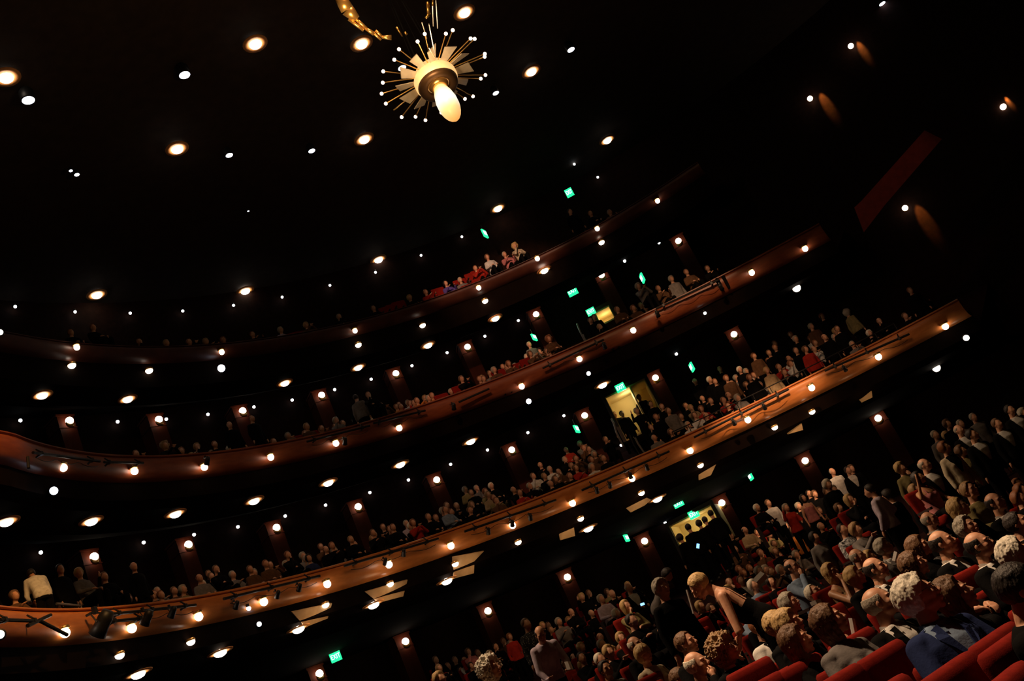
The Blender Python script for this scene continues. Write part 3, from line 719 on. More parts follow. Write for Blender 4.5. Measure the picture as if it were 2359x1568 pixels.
def body_parts(kind, arms, fem, vox, bare=False):
    """body, top, bottom as separate remeshed meshes in rest space (seated heights)"""
    w = .93 if fem else 1
    A = ARMS[arms]
    def arms_(bm, inf, cuff=0):
        for side, (e, wr) in zip((1, -1), A):
            sh = Vector((.168*w*side, -.02, .945)); e = Vector(e); wr = Vector(wr)
            rcone(bm, sh, .058*w+inf, e, .043*w+inf); end = wr if not cuff else e.lerp(wr, .93)
            rcone(bm, e, .042*w+inf, end, .028*w+inf*1.3)
    stand = kind == 'stand'
    def legs(bm, inf):
        for s in (-1, 1):
            if stand:
                rcone(bm, (.09*s, -.01, .42), .09+inf, (.10*s, 0, 0.0), .058+inf); rcone(bm, (.10*s, 0, 0), .056+inf, (.11*s, -.02, -.37), .038+inf)
            else:
                rcone(bm, (.09*s, .03, .475), .088+inf, (.12*s, .45, .49), .062+inf); rcone(bm, (.12*s, .45, .48), .058+inf, (.12*s, .44, .10), .038+inf)
    bm = bmesh.new(); head_prims(bm, fem); loft(bm, torso_rings(0, -.006, fem)); arms_(bm, 0 if bare else -.004)
    for side, (e, wr) in zip((1, -1), A): hand(bm, wr, e, side, vox)
    legs(bm, -.006)
    body = remesh(bm, vox, 1 if vox < .008 else 2)
    bm = bmesh.new(); loft(bm, torso_rings(0, .016, fem))
    if not bare:
        arms_(bm, .013, 1); ell(bm, (.150*w, -.02, .96), (.085, .075, .06)); ell(bm, (-.150*w, -.02, .96), (.085, .075, .06))
    if fem: ell(bm, (.065, .085, .83), (.068, .06, .065)); ell(bm, (-.065, .085, .83), (.068, .06, .065))
    top = remesh(bm, max(vox, .009)*1.15, 2)
    bm = bmesh.new(); legs(bm, .014); loft(bm, [(.36, .18, .13, -.02), (.50, .185, .14, -.02), (.56, .17, .13, -.015)])
    bot = remesh(bm, .018, 2)
    bm = bmesh.new()
    for s in (-1, 1):
        y0, z0 = (-.02, -.43) if stand else (.45, .04)
        ell(bm, (.115*s, y0+.05, z0), (.045, .13, .038)); ell(bm, (.115*s, y0-.03, z0+.02), (.042, .06, .05))
    sh = remesh(bm, .016, 2)
    return dict(body=body, top=top, bottom=bot, shoes=sh)
def sstep(a, b, x):
    t = np.clip((x-a)/(b-a), 0, 1); return t*t*(3-2*t)
def get_co(me):
    a = np.empty(len(me.vertices)*3, np.float32); me.vertices.foreach_get('co', a); return a.reshape(-1, 3).astype(float)
def set_co(me, a):
    me.vertices.foreach_set('co', a.astype(np.float32).ravel()); me.update()
def rotm(ax, ang): return np.array(Matrix.Rotation(ang, 3, ax))
def head_M(yaw, pitch, lean, stand):
    """matrix taking rest head space to posed space"""
    n = Matrix.Translation(NECK)
    M = n @ Matrix.Rotation(yaw, 4, 'Z') @ Matrix.Rotation(-pitch, 4, 'X') @ n.inverted()
    hp = Matrix.Translation((0, 0, .48))
    M = hp @ Matrix.Rotation(-lean, 4, 'X') @ hp.inverted() @ M
    if stand: M = Matrix.Translation((0, 0, .47)) @ M
    return M
def pose(me, yaw, pitch, lean, stand, isbody):
    P = get_co(me)
    if isbody:                                # the chest is not turned; only the head and the upper neck
        r = np.hypot(P[:, 0], P[:, 1]-.01)
        w = sstep(1.035, 1.085, P[:, 2])*(1-sstep(.14, .165, r))
        nk = np.array(NECK); Q = P-nk
        for k in range(1):
            a = w*yaw; c, s = np.cos(a), np.sin(a)
            b = -w*pitch; cb, sb = np.cos(b), np.sin(b)
            y = Q[:, 1]*cb-Q[:, 2]*sb; z = Q[:, 1]*sb+Q[:, 2]*cb; x = Q[:, 0]
            Q = np.stack([x*c-y*s, x*s+y*c, z], 1)
        P = Q+nk
    w = sstep(.46, .66, P[:, 2])
    a = -lean*w; c, s = np.cos(a), np.sin(a)
    y, z = P[:, 1], P[:, 2]-.48
    P = np.stack([P[:, 0], y*c-z*s, y*s+z*c+.48], 1)
    if stand: P[:, 2] += .47
    set_co(me, P)
HAIRM = {}
def hair_mesh(style, seed=0, sub=4):
    key = (style, seed, sub)
    if key in HAIRM: return HAIRM[key]
    bm = bmesh.new(); bmesh.ops.create_icosphere(bm, subdivisions=sub+1 if sub >= 4 else sub, radius=1)
    off = Vector((seed*7.3, seed*3.1, 0))
    fringe = style in ('bald',)
    for v in bm.verts:
        d = v.co.normalized()
        th = {'short': .010, 'bald': .0055, 'wavy': .026, 'curly': .040, 'long': .020, 'bob': .024, 'bun': .012, 'bangs': .024, 'big': .05}[style]
        p = Vector((d.x*.079, d.y*.100-.018, d.z*.096+.030))
        n1 = mnoise.noise(d*2.3+off); n2 = mnoise.noise(Vector((d.x*7, d.y*7, d.z*2.0))+off); n3 = mnoise.noise(d*9+off)
        amp = {'short': .004, 'bald': .002, 'wavy': .009, 'curly': .012, 'long': .005, 'bob': .006, 'bun': .003, 'bangs': .006, 'big': .022}[style]
        t = th+amp*(n1*.8+n2*.9)+(amp*(.35 if style == 'wavy' else .9)*n3 if style in ('curly', 'big', 'wavy') else .0015*n3)
        # hairline: face region is pulled inside the head
        y, z = p.y, p.z
        if style in ('long', 'bob', 'big', 'bangs'):
            line = .050+.3*max(0, z-.07) if style != 'bangs' else .085
            face = y > line-.25*max(0, -z) and z < (.088 if style != 'bangs' else .045)
            ear = abs(d.x) > 5
        else:
            line = .050-.55*max(0, .055-z)
            face = y > line and z < .092
            ear = z < -.055 or (abs(p.x) > .05 and y > .0 and z < .0)
        if style == 'bald':
            ear = ear or (z > .062+.25*max(0, -y-.03)) or y > .035
        k = 1.0
        if style in ('long', 'bob', 'big', 'bangs') and z < .0 and not face:
            L = {'long': 2.9, 'bob': 1.35, 'big': 2.2, 'bangs': 1.6}[style]
            zz = z
            p = p+d*t; p.z = zz*(1+(L-1)) if zz < 0 else zz
            p.x *= 1+.10*min(1, -zz*8) ; 
            if p.y > .03: p.y = .03+(p.y-.03)*.5
            p.y -= .02*min(1, -zz*10)
            p.y += .012*n2; p.x += .010*n3
        elif face or ear:
            p = p*1.0; p = Vector((d.x*.066, d.y*.085-.018, d.z*.082+.030))
        else: p = p+d*t
        v.co = p
    if style == 'bun':
        ell(bm, (0, -.125, .045), (.035, .03, .035))
    if sub >= 4:
        bmesh.ops.smooth_vert(bm, verts=bm.verts, factor=.4, use_axis_x=True, use_axis_y=True, use_axis_z=True)
    me = bpy.data.meshes.new('hair_'+style); bm.to_mesh(me); bm.free()
    me.polygons.foreach_set('use_smooth', [True]*len(me.polygons)); me.materials.append(None)
    HAIRM[key] = me; return me
# materials for people
SKIN = {'p': mat('skin_pale', (.66, .36, .22), .5, (.58, .27, .155), 18, .06, 90), 'm': mat('skin_tan', (.50, .25, .13), .5, (.42, .19, .09), 18, .06, 90), 'd': mat('skin_deep', (.24, .115, .06), .5, (.19, .09, .045), 18)}
HC_ = {'white': (.86, .79, .64), 'grey': (.42, .37, .29), 'blond': (.56, .36, .14), 'dark': (.016, .009, .006), 'brown': (.16, .075, .03), 'auburn': (.26, .09, .03), 'sandy': (.36, .21, .09)}
HMAT = {k: mat('%s_hair' % k, c, .55, tuple(x*.78 for x in c), 60, .55, 130, stretch=(1, 1, .22)) for k, c in HC_.items()}
CC = {'black': (.0035, .0032, .0035), 'white': (.72, .69, .64), 'grey': (.20, .18, .17), 'navy': (.022, .035, .11), 'red': (.42, .03, .018), 'orange': (.60, .20, .04), 'tan': (.45, .32, .18), 'lavender': (.50, .42, .50), 'olive': (.26, .21, .09), 'blue': (.22, .30, .42), 'pink': (.55, .2, .2), 'cream': (.62, .52, .36), 'brown': (.12, .06, .03), 'purple': (.12, .08, .35)}
CMAT = {k: mat('%s_cloth' % k, c, .9, tuple(x*.75 for x in c), 14, .2, 60, spec=.08) for k, c in CC.items()}
CMAT['plaid'] = mat('plaid_cloth', (.65, .65, .66), .9, (.01, .01, .012), 26)
CMAT['dotted'] = mat('dotted_cloth', (.012, .012, .012), .8)
_nt = CMAT['dotted'].node_tree; _v = _nt.nodes.new('ShaderNodeTexVoronoi'); _v.inputs['Scale'].default_value = 34
_v.inputs['Randomness'].default_value = .35
_g = _nt.nodes.new('ShaderNodeMath'); _g.operation = 'LESS_THAN'; _g.inputs[1].default_value = .2
_mx = _nt.nodes.new('ShaderNodeMix'); _mx.data_type = 'RGBA'; _mx.inputs[6].default_value = (.012, .012, .012, 1); _mx.inputs[7].default_value = (.8, .8, .75, 1)
_tc = _nt.nodes['Texture Coordinate']
_nt.links.new(_tc.outputs['Object'], _v.inputs['Vector']); _nt.links.new(_v.outputs['Distance'], _g.inputs[0]); _nt.links.new(_g.outputs[0], _mx.inputs[0]); _nt.links.new(_mx.outputs[2], _nt.nodes['Principled BSDF'].inputs['Base Color'])
M_EYEW = mat('eye_white', (.7, .66, .6), .3); M_EYED = mat('eye_iris', (.03, .02, .015), .2)
M_LIP = mat('lips', (.50, .16, .12), .45)
M_SHOE = mat('black_shoe_leather', (.02, .02, .02), .4)
M_GLS = mat('glasses_frame', (.03, .025, .02), .3, metal=.4)

PARTC = {}
def rest_parts(kind, arms, fem, vox, bare):
    k = (kind, arms, fem, vox, bare)
    if k not in PARTC: PARTC[k] = body_parts(kind, arms, fem, vox, bare)
    return PARTC[k]
POSEC = {}
def posed(kind, arms, fem, vox, bare, yaw, pitch, lean):
    k = (kind, arms, fem, vox, bare, round(yaw, 2), round(pitch, 2), round(lean, 2))
    if k in POSEC: return POSEC[k]
    src = rest_parts(kind, arms, fem, vox, bare); st = kind == 'stand'; out = {}
    for nm in ('body', 'top', 'bottom', 'shoes'):
        ck = (kind, arms, fem, vox, bare, nm) if nm == 'body' else (kind, arms, fem, vox, bare, nm, round(lean, 2))
        if nm != 'body' and ck in POSEC: out[nm] = POSEC[ck]; continue
        me = src[nm].copy(); pose(me, yaw, pitch, lean, st, nm == 'body')
        me.materials.clear(); me.materials.append(None)
        out[nm] = me
        if nm != 'body': POSEC[ck] = me
    POSEC[k] = out
    return out
def link_mat(o, m):
    if not o.material_slots: return
    o.material_slots[0].link = 'OBJECT'; o.material_slots[0].material = m
def child(name, me, par, m):
    o = bpy.data.objects.new(name, me); C.objects.link(o); o.parent = par
    link_mat(o, m); return o
# simple extras in head space
def mesh_from(fn, m, smooth=True):
    bm = bmesh.new(); fn(bm); me = bpy.data.meshes.new('x'); bm.to_mesh(me); bm.free()
    me.polygons.foreach_set('use_smooth', [smooth]*len(me.polygons)); me.materials.append(m); return me
def _glasses(bm):
    for s in (-1, 1):
        c = Vector((.032*s, .104, .002)); add_tube(bm, [c+Vector((.022*math.cos(a), -.004*abs(math.cos(a)), .017*math.sin(a))) for a in np.linspace(0, 2*math.pi, 17)], .0018, 5)
        add_tube(bm, [(.055*s, .100, .006), (.078*s, .06, .006), (.082*s, -.005, .004), (.082*s, -.02, -.012)], .002, 5)
    add_tube(bm, [(-.010, .106, .005), (0, .110, .008), (.010, .106, .005)], .0018, 5)
ME_GL = mesh_from(_glasses, M_GLS)
ME_EYE = mesh_from(lambda bm: [add_sphere(bm, (.031*s, .0795, .003), .0112, 14, 10, (.013, .0112, .0085)) for s in (-1, 1)], M_EYEW)
ME_IRIS = mesh_from(lambda bm: [add_sphere(bm, (.031*s, .0880, .003), .0055, 10, 6, (.0055, .0040, .0055)) for s in (-1, 1)], M_EYED)
ME_LIPS = mesh_from(lambda bm: (ell(bm, (0, .0985, -.0565), (.021, .0095, .0045)), ell(bm, (0, .096, -.066), (.018, .0095, .0055))), M_LIP)
def _brow(bm):
    for s in (-1, 1): add_tube(bm, [(.014*s, .097, .020), (.032*s, .096, .027), (.049*s, .084, .021)], [.0035, .0045, .002], 6)
ME_BROW = mesh_from(_brow, None)

STAGE = (20.0, 1.0)
def build_person(loc, label, kind='sit', arms='lap', fem=False, vox=.02, head_yaw=.35, pitch=0, lean=-.08, skin='p', hair=('short', 'grey'), top='black', bottom='black', bare=False, bodyyaw=None, detail=0, suit=None, glasses=False, scale=1, group=None, seed=0):
    P = posed(kind, arms, fem, vox, bare, head_yaw, pitch, lean)
    o = bpy.data.objects.new('person', P['body']); C.objects.link(o)
    link_mat(o, SKIN[skin]); o.location = loc; o.rotation_euler = (0, 0, bodyyaw); o.scale = (scale,)*3
    o['label'] = label; o['category'] = 'person'
    if group: o['group'] = group
    HM = head_M(head_yaw, pitch, lean, kind == 'stand') @ Matrix.Translation(HCEN)
    if hair:
        h = child('hair', hair_mesh(hair[0], seed % 3, 5 if detail > 1 else (4 if detail else 3)), o, HMAT[hair[1]]); h.matrix_local = HM
    tp = P['top'] if not bare else bare_top(kind, arms, fem, vox, lean)
    if suit:
        sh = child('shirt', tp, o, CMAT[suit])
        tp = suit_top(kind, arms, fem, vox, bare, lean, tp)
        child('jacket', tp, o, CMAT[top])
        if detail: child('lapel', lapel_mesh(lean, kind == 'stand'), o, CMAT[top])
        if detail: child('collar', collar_mesh(lean, kind == 'stand'), o, CMAT[suit])
    else:
        child('dress' if bare else 'top', tp, o, CMAT[top])
    child('trousers', P['bottom'], o, CMAT[bottom])
    if detail or kind == 'stand': child('shoes', P['shoes'], o, M_SHOE)
    if detail:
        for nm, me, mt in (('eyes', ME_EYE, None), ('irises', ME_IRIS, None), ('lips', ME_LIPS, None), ('eyebrows', ME_BROW, HMAT[hair[1]] if hair else HMAT['grey'])):
            c = bpy.data.objects.new(nm, me); C.objects.link(c); c.parent = o; c.matrix_local = HM
            if mt: link_mat(c, mt)
    if glasses:
        c = bpy.data.objects.new('glasses', ME_GL); C.objects.link(c); c.parent = o; c.matrix_local = HM
    return o
SUITC = {}
def suit_top(kind, arms, fem, vox, bare, lean, posedtop):
    k = (kind, arms, fem, vox, bare, round(lean, 2))
    if k in SUITC: return SUITC[k]
    me = rest_parts(kind, arms, fem, vox, bare)['top'].copy()
    bm = bmesh.new(); bm.from_mesh(me)
    bm.normal_update()
    for v in bm.verts: v.co += v.normal*.007
    for co_, no_ in (((.02, 0, .66), (1, 0, -.36)), ((-.02, 0, .66), (-1, 0, -.36)), ((.112, 0, 0), (1, 0, 0)), ((-.112, 0, 0), (1, 0, 0)), ((0, 0, 1.028), (0, 0, 1)), ((0, .03, 0), (0, 1, 0)), ((0, 0, .66), (0, 0, 1))):
        gm = [f for f in bm.faces if f.calc_center_median().z > .6 and abs(f.calc_center_median().x) < .16]
        gs = set(gm); gm = gm+list({e for f in gm for e in f.edges})+list({v for f in gm for v in f.verts})
        bmesh.ops.bisect_plane(bm, geom=gm, plane_co=co_, plane_no=no_)
    kill = [f for f in bm.faces if (lambda c: c.y > .03 and c.z > .66 and abs(c.x) < .02+.36*(c.z-.66) and c.z < 1.2 and abs(c.x) < .112)(f.calc_center_median()) or f.calc_center_median().z > 1.028]
    bmesh.ops.delete(bm, geom=kill, context='FACES')
    bm.to_mesh(me); bm.free()
    pose(me, 0, 0, lean, kind == 'stand', False); me.materials.clear(); me.materials.append(None)
    SUITC[k] = me; return me
def bare_top(kind, arms, fem, vox, lean):
    k = ('bare', kind, arms, fem, vox, round(lean, 2))
    if k in SUITC: return SUITC[k]
    me = rest_parts(kind, arms, fem, vox, True)['top'].copy()
    bm = bmesh.new(); bm.from_mesh(me)
    kill = [f for f in bm.faces if (lambda c: c.z > (.74 if c.y < -.02 else .88) and abs(abs(c.x)-.085) > .012 or c.z > .985)(f.calc_center_median())]
    bmesh.ops.delete(bm, geom=kill, context='FACES'); bm.to_mesh(me); bm.free()
    SUITC[k] = _posemesh(me, lean, kind == 'stand'); return SUITC[k]
def _posemesh(me, lean, stand):
    pose(me, 0, 0, lean, stand, False); me.materials.clear(); me.materials.append(None); return me
def lapel_mesh(lean, stand):
    k = ('lap', round(lean, 2), stand)
    if k not in SUITC:
        bm = bmesh.new()
        for s in (-1, 1):
            pts = [(.02*s, .155, .70), (.045*s, .150, .78), (.085*s, .138, .86), (.11*s, .10, .93), (.09*s, .05, 1.0), (.05*s, .085, 1.01), (.055*s, .125, .92), (.03*s, .150, .80)]
            f = bm.faces.new([bm.verts.new(p) for p in pts])
            ex = bmesh.ops.extrude_face_region(bm, geom=[f]); bmesh.ops.translate(bm, vec=(0, -.012, 0), verts=[e for e in ex['geom'] if isinstance(e, bmesh.types.BMVert)])
        bmesh.ops.recalc_face_normals(bm, faces=bm.faces)
        me = bpy.data.meshes.new('lapel'); bm.to_mesh(me); bm.free(); SUITC[k] = _posemesh(me, lean, stand)
    return SUITC[k]
def collar_mesh(lean, stand):
    k = ('col', round(lean, 2), stand)
    if k not in SUITC:
        bm = bmesh.new()
        lo, hi, n = [], [], 28
        for i in range(n+1):
            a = math.radians(100+ (340)*i/n)
            rr = .078
            lo.append(bm.verts.new((rr*1.08*math.cos(a), -.022+rr*1.0*math.sin(a)+.012, 1.012-.03*max(0, math.sin(a)))))
            hi.append(bm.verts.new((rr*.98*math.cos(a), -.022+rr*.9*math.sin(a)+.008, 1.062-.045*max(0, math.sin(a)))))
        for i in range(n): bm.faces.new((lo[i], lo[i+1], hi[i+1], hi[i]))
        for s in (-1, 1): bm.faces.new([bm.verts.new(p) for p in [(.006*s, .068, 1.0), (.060*s, .052, 1.022), (.052*s, .092, .955), (.03*s, .105, .95)]][::s])
        ex = bmesh.ops.solidify(bm, geom=bm.faces[:], thickness=.004)
        me = bpy.data.meshes.new('collar'); bm.to_mesh(me); bm.free(); SUITC[k] = _posemesh(me, lean, stand)
    return SUITC[k]
def head_offset(kind, yaw, pitch, lean, bodyyaw, scale):
    M = head_M(yaw, pitch, lean, kind == 'stand'); h = M @ HCEN
    return Matrix.Rotation(bodyyaw, 4, 'Z') @ (h*scale)
# small complete figures for the far crowd: one mesh with skin, hair and clothes
FARC = {}
def far_mesh(kind, arms, hyaw, style, lean, fem):
    k = (kind, arms, round(hyaw, 2), style, round(lean, 2), fem)
    if k in FARC: return FARC[k]
    P = posed(kind, arms, fem, .024, False, hyaw, 0, lean)
    HM = head_M(hyaw, 0, lean, kind == 'stand') @ Matrix.Translation(HCEN)
    bm = bmesh.new()
    for i, (me, M) in enumerate([(P['body'], None), (hair_mesh(style, 0, 3), HM), (P['top'], None), (P['bottom'], None)]):
        n0 = len(bm.faces); v0 = len(bm.verts); bm.from_mesh(me)
        bm.verts.ensure_lookup_table(); bm.faces.ensure_lookup_table()
        if M is not None: bmesh.ops.transform(bm, matrix=M, verts=bm.verts[v0:])
        for f in bm.faces[n0:]: f.material_index = i; f.smooth = True
    me = bpy.data.meshes.new('person'); bm.to_mesh(me); bm.free()
    for i in range(4): me.materials.append(None)
    FARC[k] = me; return me
def far_person(loc, kind, arms, hyaw, style, hcol, top, skin, byaw, lean=-.08, fem=False, bottom='black', scale=1):
    o = bpy.data.objects.new('person', far_mesh(kind, arms, hyaw, style, lean, fem)); C.objects.link(o)
    for s, m in zip(o.material_slots, (SKIN[skin], HMAT[hcol], CMAT[top], CMAT[bottom])): s.link = 'OBJECT'; s.material = m
    o.location = loc; o.rotation_euler = (0, 0, byaw); o.scale = (scale,)*3
    o['category'] = 'person'
    return o

# ------------------------------------------------------------------ theatre seats
def seat_meshes():
    bm = bmesh.new()
    loft(bm, [(.36, .235, .035, 0), (.50, .25, .045, 0), (.80, .26, .05, 0), (.93, .262, .055, 0), (.975, .258, .05, 0), (.995, .24, .03, 0)], 24, 4)
    for v in bm.verts: v.co.y += -.16-(v.co.z-.4)*.16
    b = bpy.data.meshes.new('backrest'); bm.to_mesh(b); bm.free()
    bm = bmesh.new(); loft(bm, [(.30, .23, .20, .08), (.33, .25, .23, .08), (.42, .255, .24, .08), (.45, .24, .22, .08)], 24, 5)
    s = bpy.data.meshes.new('seat'); bm.to_mesh(s); bm.free()
    bm = bmesh.new()
    add_box(bm, (0, -.255+.02, .62), (.48, .02, .62)); 
    sh = bpy.data.meshes.new('back_shell'); bm.to_mesh(sh); bm.free()
    arm = []
    for sx in (-1, 1):
        bm = bmesh.new(); add_box(bm, (.275*sx, .02, .62), (.05, .36, .04)); add_box(bm, (.275*sx, -.02, .30), (.03, .22, .60))
        a = bpy.data.meshes.new('armrest'); bm.to_mesh(a); bm.free(); a.materials.append(M_SEATD); arm.append(a)
    for m_, mm in ((b, M_SEAT), (s, M_SEAT), (sh, M_SEATD)): m_.materials.append(mm)
    for m_ in (b, s): m_.polygons.foreach_set('use_smooth', [True]*len(m_.polygons))
    return b, s, sh, arm
SEATM = seat_meshes()
SEATS = []
def seat(loc, yaw, group='red velvet theatre seats', zone='stalls', px=None, scale=1):
    r = thing('theatre_seat', '', 'seat', loc, yaw, group); r.scale = (scale,)*3
    for nm, me in (('backrest', SEATM[0]), ('seat_cushion', SEATM[1]), ('armrest', SEATM[3][0]), ('armrest', SEATM[3][1])):
        o = bpy.data.objects.new(nm, me); C.objects.link(o); o.parent = r
    SEATS.append((r, zone, px)); return r
# ------------------------------------------------------------------ people in the stalls
HS = {'s': 'short', 'd': 'bald', 'w': 'wavy', 'c': 'curly', 'l': 'long', 'b': 'bob', 'n': 'bun', 'f': 'bangs', 'g': 'big'}
HCc = {'W': 'white', 'G': 'grey', 'B': 'blond', 'D': 'dark', 'N': 'brown', 'A': 'auburn', 'S': 'sandy'}
TC = {'k': 'black', 'w': 'white', 'g': 'grey', 'n': 'navy', 'r': 'red', 'o': 'orange', 't': 'tan', 'l': 'lavender', 'y': 'olive', 'u': 'blue', 'p': 'pink', 'c': 'cream', 'b': 'brown', 'x': 'plaid', 'z': 'dotted', 'v': 'purple'}
HW = {'short': 'short %s hair', 'bald': 'bald with %s fringe', 'wavy': 'wavy %s hair', 'curly': 'curly %s hair', 'long': 'long %s hair', 'bob': '%s bob', 'bun': '%s hair in a bun', 'bangs': '%s hair with bangs', 'big': 'big curly %s hair'}
AW = {'lap': '', 'chin': 'hand at chin', 'clasp': 'hands clasped', 'read': 'holding a programme', 'up': 'one hand raised', 'down': '', 'fwd': 'leaning forward', 'hip': 'hand on hip', 'reach': 'bending down'}
PEOPLE = []
def P_(ox, oy, sc, txt, zone='stalls'):
    for ln in txt.strip().splitlines():
        f = ln.split()
        if not f: continue
        x, y, s = map(float, f[:3]); hc = f[3]; top = f[4]; op = f[5:] 
        d = dict(u=ox+x/sc, v=oy+y/sc, S=s/sc, style=HS[hc[0]], hcol=HCc[hc[1]], top=TC[top[0]], suit=TC[top[1]] if len(top) > 1 else None, kind='sit', arms='lap', fem=hc[0] in 'lbnfg', y=0, B=0, skin='p', zone=zone, label=None, lean=-.08, gl=False, bare=False, pit=0)
        for o in op:
            if o == 't': d['kind'] = 'stand'; d['arms'] = 'down' if d['arms'] == 'lap' else d['arms']; d['lean'] = 0
            elif o in ('chin', 'clasp', 'read', 'up', 'fwd', 'hip', 'reach', 'down'): d['arms'] = o
            elif o == 'f': d['fem'] = True
            elif o == 'G': d['gl'] = True
            elif o == 'bare': d['bare'] = True
            elif o in ('sm', 'sd'): d['skin'] = o[1]
            elif o[0] == 'y': d['y'] = float(o[1:])
            elif o[0] == 'B': d['B'] = float(o[1:])
            elif o[0] == 'L': d['lean'] = float(o[1:])
            elif o[0] == 'P': d['pit'] = float(o[1:])
            elif o[0] == 'D': d['D'] = float(o[1:])
            elif o[0] == '=': d['label'] = o[1:].replace('_', ' ')
        PEOPLE.append(d)
# near stalls (lower right)
P_(1800, 1250, 4.22, '''
1345 525 390 wW nu G B-32 y-58 L-.26 =man_with_white_wavy_hair,_glasses_and_navy_jacket,_nearest_in_the_stalls
965 590 300 dG kw B-22 y-44 L-.2 =balding_man_in_black_suit_left_of_the_white_haired_man_with_glasses
470 765 300 lN g B-20 y-45 L-.2 =woman_with_long_brown_hair_and_grey_cardigan_seen_in_profile
1690 520 350 lN k y8 P-.1 =woman_with_long_brown_hair_beside_the_man_in_navy_jacket
2340 440 400 sD k L.1 y8 fwd =person_in_black_at_the_right_edge_with_messy_dark_hair
2290 110 270 wW k =white_haired_person_cut_off_by_the_right_edge
920 255 215 dD kw y4
720 330 180 bB k y0
1290 215 235 lN k y4
1585 255 200 sD k y14 P.25
485 285 165 lB t bare chin sm y20 =blond_woman_with_bare_arms_resting_her_chin_on_her_hand
320 490 165 sW kw G P-.3 y10
220 430 150 cB k
85 590 190 bG k y6
745 135 150 dG k
865 150 140 bB k
1000 45 155 wG gw
110 240 160 dD u G y10 chin
150 960 290 lN k clasp y6 =woman_with_brown_hair_and_clasped_hands_below_the_woman_in_profile
80 790 260 bB k y6
''')
P_(1900, 900, 3.92, '''
1070 1375 215 dD kw y6
1400 1395 225 dD kw G y10
1290 1235 180 wG kw P-.1 y20
1545 1010 170 dD kw y20
1310 900 150 sS y y25
1555 1155 150 wB k
1210 1060 170 lB k
950 1165 140 dG kw
850 1410 190 lN k
1760 970 120 wA k
1780 900 110 wA k y-10
1740 1200 190 sD k
1085 515 105 bA ck t f =standing_woman_with_auburn_hair_and_open_cream_jacket
1215 355 95 dG kw t
1335 400 105 sD kw t
1235 545 100 bN y t f hip
1560 300 95 sN kw t
1675 175 95 sD kw t
1735 262 90 sD k t
1800 205 90 wW k t
905 670 115 dG kw t
850 790 115 lD p bare f sm up =woman_with_bare_shoulders_and_raised_arm_in_the_standing_crowd
690 700 95 cB y t f
745 750 90 bN y t f
820 900 110 lS k t f
405 905 105 sD l t B-150 y-10 hip =standing_man_in_a_pale_lavender_shirt_seen_from_behind
565 955 105 wD kw t B-150
225 985 100 lB k
130 1060 85 bN k
30 850 85 cW k t
25 915 80 sN kw t
85 900 85 wG k t
210 720 70 sD kw t
242 705 68 wN k t
70 730 68 dG w t
165 1255 105 sD x
290 1255 110 cS g
1110 300 80 bN k t
1230 300 75 sG g t
1345 240 75 sG g t
1000 400 80 sG g t
1100 405 75 bB y t
1750 845 95 wA k
''')
P_(1500, 1000, 4.48, '''
1095 762 78 bW k
1210 712 70 sN w t
1395 760 78 wG r t f up
1290 815 68 dD k y10
1570 660 76 lD p bare t
1525 745 70 wG k t
1510 850 68 bS w
1690 620 66 wN k t
1630 612 66 sD k t
1810 580 78 sD kw t
970 990 72 dD t
1105 935 70 sN r
1210 940 62 bN k
1300 960 66 wB c
1385 940 66 sG k
1430 918 64 bG g
1100 1015 62 sN k
1220 1035 62 wB y
825 1050 60 bB k
900 1110 62 sG l
1475 1000 66 bN o t f =standing_woman_in_a_long_orange_top
1285 1212 88 bS k y20
1330 1262 86 bA k
1270 1130 76 sN k
1130 1225 84 sA b
1170 1190 66 sN r
870 1190 64 sN b
780 1230 62 dN k
1755 950 88 dG k
1690 1065 110 bD g t f =standing_woman_in_a_light_grey_sweater
1955 770 86 wS k
1740 792 76 bN k
1045 1330 74 sA k sm
1240 1420 100 sA b sm
1340 1400 96 wW u
1120 1415 100 wG g
1020 1385 84 sA k sm
910 1395 80 bA k sm
1230 1345 70 sN k
1500 1245 84 wG g
1450 1285 76 dD k
1960 880 70 bG k
2110 1000 90 lB k
1850 860 80 wN k
''')
P_(1400, 1250, 4.718, '''
1000 470 250 sB k bare t f reach B-142 y0 L.62 P-.1 =standing_blond_woman_in_a_black_backless_dress_bending_down
590 500 200 wG k t B-10 =tall_standing_man_in_black_with_grey_hair,_seen_from_behind
650 350 120 wD g t fwd L.7 B60
230 490 105 dG kw G
50 560 85 dB k
200 690 130 lB y
100 775 110 bW k
265 850 150 sD k =dark_haired_head_in_front_of_the_blond_woman
230 965 80 sD k sm
310 945 78 sN k sm
150 1040 135 lB kw y25
305 1110 180 dW k
165 1165 135 sA k sm y20
395 1215 200 fB c y24
60 1195 130 wB r y25
170 1415 135 bD k sm y25
20 1330 120 sA k sm
825 690 95 sW p
850 790 80 dN p
1010 690 115 lB k
925 905 170 bS k y30
860 1095 240 sN kw y4 =man_with_dark_brown_hair_beside_the_bending_woman
1275 1170 270 gS k y8 G =woman_with_big_curly_sandy_hair_and_dark_glasses_at_bottom
975 1325 280 dW k chin y4 =balding_white_haired_man_with_his_hand_at_his_mouth
800 1480 230 sN k
1330 435 110 dA k y25
1450 412 105 sN kw y30
1590 465 125 wW u P-.1
1780 425 125 bD k y30
1320 530 125 wB k y25
1495 755 150 dW u
1590 800 160 sD k
1660 900 240 dA wk y12 =bald_man_in_a_white_shirt_behind_the_blond_woman_with_a_hairband
1850 890 260 bB k y8 =woman_with_blond_bob_and_hairband,_low_in_the_stalls
1720 300 95 cG g
1610 330 85 bG g
1480 330 85 bA k sm
1400 720 110 bB k
400 760 100 bG g
700 960 120 sD k
700 700 150 sD k
1130 720 110 bN r
1180 560 110 sD k
''')
